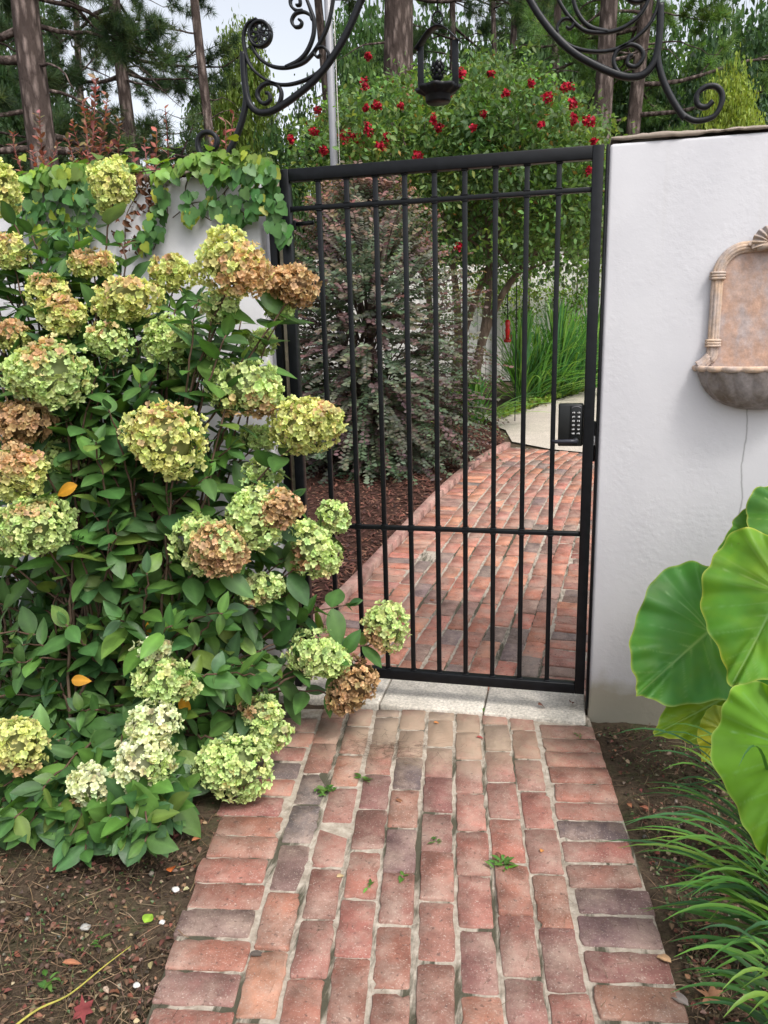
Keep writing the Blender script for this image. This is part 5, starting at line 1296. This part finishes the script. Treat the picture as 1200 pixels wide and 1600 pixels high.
pine(306, 0, 326, 215, 11.0, 15, 'thin dark pine trunk against the bright gap of sky', 5.5, 12, 14, 2.0, DKN, 0.9)
pine(497, 0, 509, 160, 15.0, 15, 'slender pine trunk just behind the silver flagpole', 7.2, 14, 14, 2.4, DKN, 0.8)
pine(624, 0, 626, 250, 12.5, 50, 'largest pine trunk, upright behind the crape myrtle and the lantern', 6.6, 14, 20, 2.6, DKN, 0.8)
pine(955, 0, 938, 210, 11.5, 29, 'pale grey pine trunk behind the right scrollwork', 6.0, 13, 14, 2.0, LTN, 0.8)
pine(1012, 10, 990, 210, 12.5, 22, 'brown leaning pine trunk at the end of the white wall', 3.8, 12, 36, 2.6, LTN, 1.0)
pine(772, 0, 775, 100, 17.0, 9, 'thinnest pine trunk, rising above the myrtle right of the lantern', 7.5, 15, 14, 2.4, DKN, 0.8)
pine(806, 0, 802, 100, 17.5, 12, 'dark pine trunk behind the right half of the iron arch', 7.5, 15, 14, 2.4, DKN, 0.8)
pine(874, 0, 866, 110, 16.0, 14, 'grey pine trunk framed by the right-hand inner scroll', 7.5, 15, 12, 2.2, DKN, 0.8)
pine(705, 0, 706, 60, 19.0, 12, 'far pine trunk seen through the lantern frame', 7.0, 15, 18, 2.8, DKN, 0.9)
pine(120, 0, 130, 260, 16.0, 12, 'far slim pine seen right of the thick leaning trunk', 3.5, 14, 26, 3.0, DKN, 1.0)
pine(-40, 0, -20, 260, 10.0, 20, 'pine beyond the left end of the wall, mostly its boughs showing', 2.5, 12, 40, 3.2, DKN, 1.0)

# ------------------------------------------------------------------ broadleaf trees: two crowns built once, copied
def crown_mesh(seed, n_cl, per, size):
    st = R_.get_state(); R_.seed(seed)
    lob = rnd_dirs(9) * np.array([0.30, 0.30, 0.34]) * R_.uniform(0.5, 1, (9, 1)); lob[:, 2] += 0.50
    rr = R_.uniform(0.16, 0.30, 9); k = R_.randint(0, 9, n_cl); d = rnd_dirs(n_cl)
    C_ = lob[k] + d * (rr[k] * R_.uniform(0.45, 1.08, n_cl) ** 0.7)[:, None]
    C_ = C_[C_[:, 2] > 0.02]
    m = MB(); leafcloud(m, np.zeros(3), C_, per, 0.030, size, [(0.75, 0.75, 0.75), (1.0, 1.0, 1.0), (1.25, 1.2, 1.1)], TP3, 0.7, 0.2)
    R_.set_state(st)
    V = np.concatenate(m.V); Cc = np.concatenate(m.C); me = np_mesh('crown', V, m.L, m.S, m.T, Cc); me.materials.append(TREEM); return me
TREEM = bpy.data.materials.new('broadleaf'); TREEM.use_nodes = True
def _tm():
    nt = TREEM.node_tree; nd, lk = nt.nodes, nt.links; bs = nd['Principled BSDF']; out = nd['Material Output']
    oi = nd.new('ShaderNodeObjectInfo'); c = mixc(nd, lk, attr(nd), oi.outputs['Color'], 1.0, 'MULTIPLY')
    lk.new(c, bs.inputs['Base Color']); bs.inputs['Roughness'].default_value = 0.5; bs.inputs['Specular IOR Level'].default_value = 0.3
    tr = nd.new('ShaderNodeBsdfTranslucent'); lk.new(mixc(nd, lk, c, (1.3, 1.25, 0.6), 1.0, 'MULTIPLY'), tr.inputs['Color'])
    mx = nd.new('ShaderNodeMixShader'); mx.inputs[0].default_value = 0.42; lk.new(bs.outputs[0], mx.inputs[1]); lk.new(tr.outputs[0], mx.inputs[2]); lk.new(mx.outputs[0], out.inputs['Surface'])
_tm()
CR_ME = [crown_mesh(21, 1300, 17, 0.028), crown_mesh(22, 1200, 17, 0.030), crown_mesh(23, 1100, 16, 0.032)]
def trunk_mesh():
    m = MB(); m.tube([(0, 0, -0.05), (0.01, 0, 0.2), (-0.01, 0.01, 0.45), (0.01, 0, 0.75)], [0.028, 0.022, 0.016, 0.006], 9)
    for k in range(7):
        a = k * 2.4; m.tube([(0, 0, 0.18 + k * 0.06), (0.12 * math.cos(a), 0.12 * math.sin(a), 0.30 + k * 0.06), (0.25 * math.cos(a), 0.25 * math.sin(a), 0.40 + k * 0.06)], [0.010, 0.007, 0.002], 6)
    V = np.concatenate(m.V); me = np_mesh('trunk', V, m.L, m.S, m.T, np.concatenate(m.C)); me.materials.append(MYRTLE_BARK); return me
TR_ME = trunk_mesh()
proto = thing('broadleaf_tree', '', 'tree', 'broadleaf trees of the wood beyond the wall')
ptr = link(bpy.data.objects.new('trunk', TR_ME), proto); pcr = link(bpy.data.objects.new('crown', CR_ME[0]), proto)
TREES = [  # centre px x, top px y, world Y, width px, colour, label
 (385, 62, 16, 150, (0.17, 0.24, 0.05), 'yellow-green tree behind the left iron scrollwork'),
 (545, 30, 19, 190, (0.10, 0.18, 0.05), 'mid-green tree behind the flagpole and the red myrtle flowers'),
 (460, 110, 14, 150, (0.055, 0.11, 0.035), 'dark bushy tree at the left edge of the crape myrtle'),
 (340, 150, 18, 160, (0.09, 0.15, 0.05), 'grey-green tree low behind the vine on the wall'),
 (235, 200, 21, 170, (0.05, 0.095, 0.04), 'dark tree filling in behind the red-leaved shrub'),
 (110, 130, 22, 230, (0.045, 0.085, 0.038), 'dark tree behind the thick leaning pine'),
 (-30, 50, 18, 240, (0.045, 0.09, 0.035), 'dark tree beyond the left end of the vine wall'),
 (740, 25, 21, 240, (0.05, 0.095, 0.035), 'dark tree behind the hanging lantern'),
 (860, 60, 22, 230, (0.07, 0.125, 0.045), 'mid-green tree behind the right iron scrollwork'),
 (1010, 50, 15, 190, (0.035, 0.075, 0.028), 'dark evergreen behind the brown leaning pine'),
 (1090, 20, 19, 260, (0.075, 0.14, 0.035), 'bright green tree high above the white wall'),
 (1120, 35, 15, 240, (0.03, 0.065, 0.028), 'darkest tree just above the right wall'),
 (1150, 118, 10, 150, (0.21, 0.27, 0.045), 'yellow-green tree peeping over the wall above the fountain'),
 (1215, -30, 17, 280, (0.04, 0.085, 0.032), 'tall dark tree above the wall fountain'),
 (640, 60, 24, 230, (0.08, 0.15, 0.05), 'green tree behind the largest pine trunk'),
 (900, 300, 12.5, 170, (0.10, 0.17, 0.045), 'low leafy tree right over the white board fence'),
 (1040, 60, 17, 200, (0.09, 0.16, 0.045), 'green tree filling the gap left of the bright green tree'),
 (1180, 60, 21, 260, (0.06, 0.12, 0.04), 'mid-green tree far behind the yellow-green one'),
 (950, 90, 20, 200, (0.05, 0.10, 0.035), 'dark tree behind the pale grey pine trunk'),
 (600, -60, 24, 230, (0.06, 0.12, 0.04), 'tall dark tree left of the largest pine, against the sky'),
 (705, -70, 27, 240, (0.055, 0.105, 0.04), 'tall dark tree behind the top of the lantern'),
 (850, -60, 25, 220, (0.06, 0.12, 0.045), 'tall tree behind the inner curve of the right scrollwork'),
 (985, -80, 24, 230, (0.07, 0.135, 0.045), 'tall tree rising between the two right pine trunks'),
 (1130, -90, 26, 260, (0.055, 0.11, 0.04), 'tallest tree above the right end of the iron arch'),
 (-20, -60, 26, 260, (0.055, 0.10, 0.045), 'tall dark tree at the far left behind the pines'),
 (790, 300, 13.0, 190, (0.06, 0.12, 0.04), 'dark leafy tree behind the fence and the red feeder')]
for i, (px, pt, Y, wpx, colr, lab) in enumerate(TREES):
    tp_ = onY(px, pt, Y); gz = float(rise(Y)); h = tp_[2] - gz; w = wpx * mpp(tp_) / 0.95
    if i == 0: o, tr_, cr_ = proto, ptr, pcr
    else:
        o = proto.copy(); COL.objects.link(o); tr_ = ptr.copy(); cr_ = pcr.copy()
        for q in (tr_, cr_): COL.objects.link(q); q.parent = o
    o.location = (tp_[0], Y, gz); o.scale = (w, w, h); o.rotation_euler = (0, 0, i * 1.9); cr_.data = CR_ME[i % 3]; cr_.color = (*[min(0.6, q_ * 1.5) for q_ in colr], 1); o['label'] = lab
# the far wood reads as one dark mass
n = 1500; P = np.stack([R_.uniform(-26, 22, n), R_.uniform(25, 31, n), R_.uniform(0.5, 1, n) ** 0.6 * 0], 1); P[:, 2] = 0.8 + R_.uniform(0, 1, n) ** 1.2 * (5.2 + 1.6 * np.sin(P[:, 0] * 0.55) + 1.2 * np.sin(P[:, 0] * 1.3))
m = MB(); leafcloud(m, np.zeros(3), P, 16, 0.45, 0.36, [(0.07, 0.125, 0.055), (0.10, 0.17, 0.07), (0.055, 0.105, 0.05)], TP3, 0.6); tag(m.build('far_woods', FOL), 'dark green mass of distant woodland behind the trees', None, kind='stuff')
SOILC = mat_col('soil_crumb', 0.95, 60, 0.4, 120, 0.6, spec=0.1)
# ================================================================== small things on the ground
def scatter_on(poly, n):
    out = []
    pa = np.array(poly)
    while len(out) < n:
        x, y = R_.uniform(pa[:, 0].min(), pa[:, 0].max()), R_.uniform(pa[:, 1].min(), pa[:, 1].max())
        if in_poly(x, y, poly): out.append(onG(x, y))
    return np.array(out)
LEFT = [(-120, 1250), (345, 1240), (335, 1310), (285, 1420), (240, 1560), (225, 1660), (-200, 1660)]
RIGHT = [(925, 1130), (1260, 1150), (1260, 1660), (1095, 1660), (1060, 1480), (1010, 1330), (965, 1200)]
LS_, RS_ = 1700, 1300
P = np.vstack([scatter_on(LEFT, LS_), scatter_on(RIGHT, RS_)]); n = len(P); P[:, 2] = -0.014 + R_.uniform(0, 0.012, n)
yaw = R_.uniform(0, 6.283, n); D = np.stack([np.cos(yaw), np.sin(yaw), R_.normal(0, 0.12, n)], 1)
strT = np.array([(-.5, 0, 0), (.5, 0, 0), (.35, .33, .05), (-.35, .33, .05), (.3, .66, .06), (-.3, .66, .06), (.05, 1, 0), (-.05, 1, 0)]); strT[:, 0] += np.array([0, 0, .8, .8, 1.2, 1.2, .6, .6]) * 1.2
strF = [(0, 1, 2, 3), (3, 2, 4, 5), (5, 4, 6, 7)]
M = frames(D, np.stack([R_.normal(0, .3, n), R_.normal(0, .3, n), np.ones(n)], 1)) * np.stack([R_.uniform(0.0014, 0.0034, n), R_.uniform(0.02, 0.10, n), np.full(n, 0.02)], 1)[:, None, :]
pal = np.array([(0.17, 0.115, 0.07), (0.11, 0.075, 0.045), (0.25, 0.18, 0.11), (0.06, 0.045, 0.03)])
m = MB(); m.scatter(strT, strF, M, P, jitter_col(pal[R_.choice(4, n, p=[.3, .3, .2, .2])], n, .2, .05))
# crumbs of leaf and bark
P = np.vstack([scatter_on(LEFT, 1700), scatter_on(RIGHT, 1500)]); n = len(P); P[:, 2] = -0.013 + R_.uniform(0, 0.008, n)
tpc = leaf_template(0.75, 3, 0.35, 0.3)
pal = np.array([(0.12, 0.07, 0.045), (0.19, 0.11, 0.07), (0.06, 0.042, 0.03), (0.25, 0.18, 0.12), (0.16, 0.06, 0.045)])
m.scatter(tpc[0], tpc[1], frames(rnd_dirs(n) * np.array([1, 1, .3]), rnd_dirs(n) * .5 + np.array([0, 0, 1])) * R_.uniform(0.006, 0.022, n)[:, None, None], P, jitter_col(pal[R_.randint(0, 5, n)], n, .25, .08), tpc[2])
tag(m.build('leaf_litter', DRY), 'pine straw and crumbled leaves strewn over the bare soil', None, kind='stuff')
# clods and grit
P = np.vstack([scatter_on(LEFT, 1500), scatter_on(RIGHT, 900)]); n = len(P); P[:, 2] = -0.018
clod = rnd_dirs(1)[0:0].tolist() + [(1, 0, 0), (-1, 0.1, 0), (0, 1, 0.1), (0.1, -1, 0), (0.1, 0.1, 0.9), (0, 0, -0.6)]
m = MB(); m.scatter(clod, [(0, 2, 4), (2, 1, 4), (1, 3, 4), (3, 0, 4), (2, 0, 5), (1, 2, 5), (3, 1, 5), (0, 3, 5)], frames(rnd_dirs(n), rnd_dirs(n)) * (R_.uniform(0.002, 0.011, n) ** 1.0)[:, None, None], P, jitter_col(np.array([(0.075, 0.052, 0.035), (0.05, 0.036, 0.025), (0.11, 0.08, 0.055), (0.2, 0.17, 0.14)])[R_.choice(4, n, p=[.4, .35, .2, .05])], n, .2, .05))
tag(m.build('soil_clods', SOILC), 'dark crumbs and clods of bare soil', None, kind='stuff')
# moss and seedlings
P = np.vstack([scatter_on(RIGHT, 2600), scatter_on([(60, 1400), (250, 1330), (250, 1500), (60, 1600), (-60, 1600)], 420)]); n = len(P)
keep = (np.sin(P[:, 0] * 9 + 2) * np.sin(P[:, 1] * 8) + R_.normal(0, .5, n)) > -0.1; P = P[keep]; n = len(P); P[:, 2] = -0.014 + R_.uniform(0, 0.010, n)
m = MB(); m.scatter(tpc[0], tpc[1], frames(rnd_dirs(n) * np.array([1, 1, .6]), rnd_dirs(n) * .6 + np.array([0, 0, 1])) * R_.uniform(0.005, 0.014, n)[:, None, None], P, jitter_col((0.065, 0.105, 0.035), n, .35, .1), tpc[2])
tag(m.build('ground_moss', GRASS), 'moss and tiny seedlings creeping over the soil', None, kind='stuff')

# loose leaves that can be told apart
def loose(name, px, py, s, yaw, col, lab, cat='leaf', w=0.55, curl=0.4, z=0.004, pts=None, group='fallen leaves'):
    p = onG(px, py); p[2] = z
    tp = leaf_template(w, 7, 0.2, curl, 1.2, 0.02)
    d = np.array([math.cos(yaw), math.sin(yaw), 0.10])
    V = tp[0].copy(); V[:, 2] += curl * 0.25 * np.abs(V[:, 0]) / w + 0.05
    if pts: 
        ang = np.linspace(0, 2 * math.pi, len(pts), endpoint=False)
        V = np.array([(r * math.sin(a), 0.5 + r * math.cos(a), 0.12 * math.sin(a * 3)) for r, a in zip(pts, ang)] + [(0, 0.45, 0.0)]); k = len(pts); F = [(i, (i + 1) % k, k) for i in range(k)]; tm = np.ones(k + 1)
    else: F, tm = tp[1], tp[2]
    M = frames([d], [(random.gauss(0, .12), -0.15, 1)]) * s
    m = MB(); m.scatter(V, F, M, np.array([-d * s * 0.5 + np.array([0, 0, 0.0])]), [col], tm)
    o = m.build(name, DRY); o.location = p; tag(o, lab, cat, group, 'thing'); return o
MAPLE = [.55, .25, .45, .2, .5, .22, .42, .25, .2, .25, .42, .22, .5, .2, .45, .25]
loose('fallen_leaf', 268, 1358, .036, 2.0, (0.42, 0.11, 0.03), 'orange-red curled leaf on the soil beside the left brick border', w=.8)
loose('fallen_leaf', 307, 1312, .032, 1.0, (0.33, 0.13, 0.06), 'small rusty leaf on the soil just left of the bricks', w=.5)
loose('fallen_leaf', 130, 1580, .075, .6, (0.20, 0.045, 0.045), 'dark red lobed leaf near the bottom of the soil', pts=MAPLE)
loose('fallen_leaf', 112, 1505, .045, .3, (0.33, 0.14, 0.075), 'narrow tan leaf on the soil by the green seedlings', w=.35)
loose('fallen_leaf', 232, 1437, .034, 1.4, (0.22, 0.36, 0.04), 'round bright green leaf lying on the brown soil', w=.95, curl=.1)
loose('fallen_leaf', 847, 1330, .022, 1.2, (0.50, 0.22, 0.07), 'small orange leaf in the middle of a red brick', w=.6)
loose('fallen_leaf', 682, 1130, .024, .2, (0.48, 0.20, 0.07), 'tiny orange leaf on the bricks close to the stone sill', w=.5)
loose('fallen_leaf', 750, 1153, .026, .1, (0.30, 0.07, 0.06), 'reddish scrap of leaf on the sandy bricks', w=.5)
loose('fallen_leaf', 625, 1253, .034, -.3, (0.20, 0.09, 0.05), 'brown curled leaf on the brick joint in mid path', w=.45)
loose('fallen_leaf', 532, 1370, .024, .7, (0.42, 0.31, 0.17), 'straw-coloured leaf by a mossy joint', w=.6)
loose('fallen_leaf', 780, 1338, .032, -.9, (0.18, 0.08, 0.05), 'dark brown folded leaf in a joint by the weeds', w=.4)
loose('fallen_leaf', 402, 1492, .040, .4, (0.085, 0.07, 0.06), 'blackish shrivelled leaf over the left mortar line', w=.45)
loose('fallen_leaf', 1036, 1498, .044, 2.5, (0.48, 0.30, 0.17), 'pale tan leaf on the right border bricks', w=.5)
loose('fallen_leaf', 1058, 1560, .060, 2.4, (0.26, 0.22, 0.20), 'grey dried leaf on the last border brick', w=.45)
loose('fallen_leaf', 1112, 1560, .075, 1.4, (0.36, 0.18, 0.10), 'torn brown leaf on the soil by the grass clump', pts=MAPLE)
loose('fallen_leaf', 983, 1258, .038, 1.9, (0.40, 0.17, 0.09), 'upright rusty leaf at the right edge of the bricks', w=.4)
loose('fallen_leaf', 1006, 1262, .034, 2.4, (0.34, 0.13, 0.08), 'reddish leaf on the soil beside the rusty one', w=.45)
loose('fallen_leaf', 846, 1111, .030, .5, (0.22, 0.09, 0.06), 'crumpled brown leaf on the right sill slab', w=.9, curl=.8, z=.03)
loose('fallen_leaf', 893, 1106, .026, 1.1, (0.20, 0.09, 0.06), 'smaller crumpled leaf at the end of the sill', w=.9, curl=.8, z=.03)
loose('fallen_leaf', 722, 768, .05, .5, (0.20, 0.08, 0.05), 'brown leaf on the path beyond the gate', w=.5, z=.13)
loose('fallen_leaf', 677, 940, .045, .3, (0.24, 0.10, 0.06), 'rusty leaf on the bricks behind the middle bars', w=.5, z=.02)
# white pebbles
for (x, y, s, lab) in ((274, 1387, .0095, 'square white pebble beside the brick border'), (253, 1438, .0080, 'white pebble next to the round green leaf'), (213, 1536, .0075, 'white pebble lowest on the soil'), (133, 1446, .012, 'largest grey pebble on the soil')):
    bm = bmesh.new(); bmesh.ops.create_icosphere(bm, subdivisions=2, radius=s)
    for v in bm.verts: v.co = Vector((v.co.x * 1.2, v.co.y, v.co.z * 0.7)) * (1 + 0.22 * math.sin(v.co.x * 400 + x) * math.cos(v.co.y * 350))
    bm.verts.index_update(); m = MB(); m.add([tuple(v.co) for v in bm.verts], [tuple(v.index for v in f.verts) for f in bm.faces], (0.62, 0.60, 0.57) if s < .011 else (0.33, 0.32, 0.30)); bm.free()
    o = m.build('pebble', PLAIN, None, True); o.location = onG(x, y) + np.array([0, 0, -0.006]); tag(o, lab, 'pebble', 'pebbles on the soil', 'thing')
# weeds in the joints
for (x, y, s, nl, lab) in ((505, 1238, .055, 22, 'fullest weed tuft in a joint on the left of the path'), (566, 1218, .05, 9, 'flat leafy weed in the joint above the tuft'), (628, 1378, .045, 8, 'sprawling small weed across the middle bricks'), (785, 1352, .06, 20, 'grassy weed tuft in the dark mossy joint'), (682, 1316, .04, 9, 'dull green weed in a joint in mid path'), (757, 1112, .03, 8, 'tiny bright weed at the edge of the stone sill'), (575, 1385, .035, 5, 'pair of leaves creeping beside the sprawling weed'), (905, 1150, .03, 7, 'small weed at the sill end by the white wall'), (140, 1480, .05, 9, 'low seedling on the soil below the bush'), (75, 1535, .05, 10, 'pale green seedling at the lower left of the soil')):
    p = onG(x, y); t_ = thing('weed', lab, 'weed', 'weeds in the path and soil', p); a = R_.uniform(0, 6.283, nl)
    tp = leaf_template(0.42, 4, 0.2, 0.3); m = MB(); D = np.stack([np.cos(a), np.sin(a), R_.uniform(0.05, 0.9, nl)], 1)
    m.scatter(tp[0], tp[1], frames(D, rnd_dirs(nl) * .3 + np.array([0, 0, 1])) * (s * R_.uniform(0.3, 0.7, nl))[:, None, None], R_.normal(0, s * 0.22, (nl, 3)) * np.array([1, 1, 0]) + np.array([0, 0, 0.003]), jitter_col((0.085, 0.19, 0.035), nl, .25, .1), tp[2]); m.build('leaves', GRASS, t_)
# dry grass runner and pine straw swept against the sill
o_ = onG(110, 1560); m = MB(); q = smooth_path([onG(*p) + np.array([0, 0, .004 + dz]) for p, dz in (((15, 1612), .0), ((60, 1585), .01), ((110, 1562), .012), ((165, 1515), .008), ((205, 1480), .0))], 40)
m.tube(q - o_, np.linspace(0.0032, 0.0012, len(q)), 6, (0.33, 0.30, 0.06)); o = m.build('vine_runner', STEM); o.location = o_; tag(o, 'long yellow-green stem lying curved on the soil', 'runner', None, 'thing')
n = 420; c = onG(598, 1172); P = c + R_.normal(0, 1, (n, 3)) * np.array([.115, .055, 0]); P[:, 2] = 0.003 + R_.uniform(0, 0.006, n); yaw = R_.normal(0.1, 0.7, n)
D = np.stack([np.cos(yaw), np.sin(yaw), R_.normal(0, 0.05, n)], 1)
m = MB(); m.scatter(strT, strF, frames(D, np.tile((0, 0, 1.0), (n, 1)) + R_.normal(0, .2, (n, 3))) * np.stack([R_.uniform(0.0008, 0.0018, n), R_.uniform(0.012, 0.06, n), np.full(n, 0.01)], 1)[:, None, :], P, jitter_col((0.15, 0.10, 0.07), n, .3, .06))
n = 300; P = scatter_on([(345, 1270), (440, 1095), (920, 1130), (1000, 1330), (1075, 1600), (235, 1600)], n); P[:, 2] = 0.003 + R_.uniform(0, .003, n); yaw = R_.uniform(0, 6.28, n); D = np.stack([np.cos(yaw), np.sin(yaw), np.zeros(n)], 1)
m.scatter(strT, strF, frames(D, np.tile((0, 0, 1.0), (n, 1))) * np.stack([R_.uniform(0.0008, 0.0016, n), R_.uniform(0.008, 0.04, n), np.full(n, 0.01)], 1)[:, None, :], P, jitter_col((0.15, 0.10, 0.07), n, .3, .06))
tag(m.build('pine_straw', DRY), 'fine brown straw and twiglets washed over the bricks', None, kind='stuff')
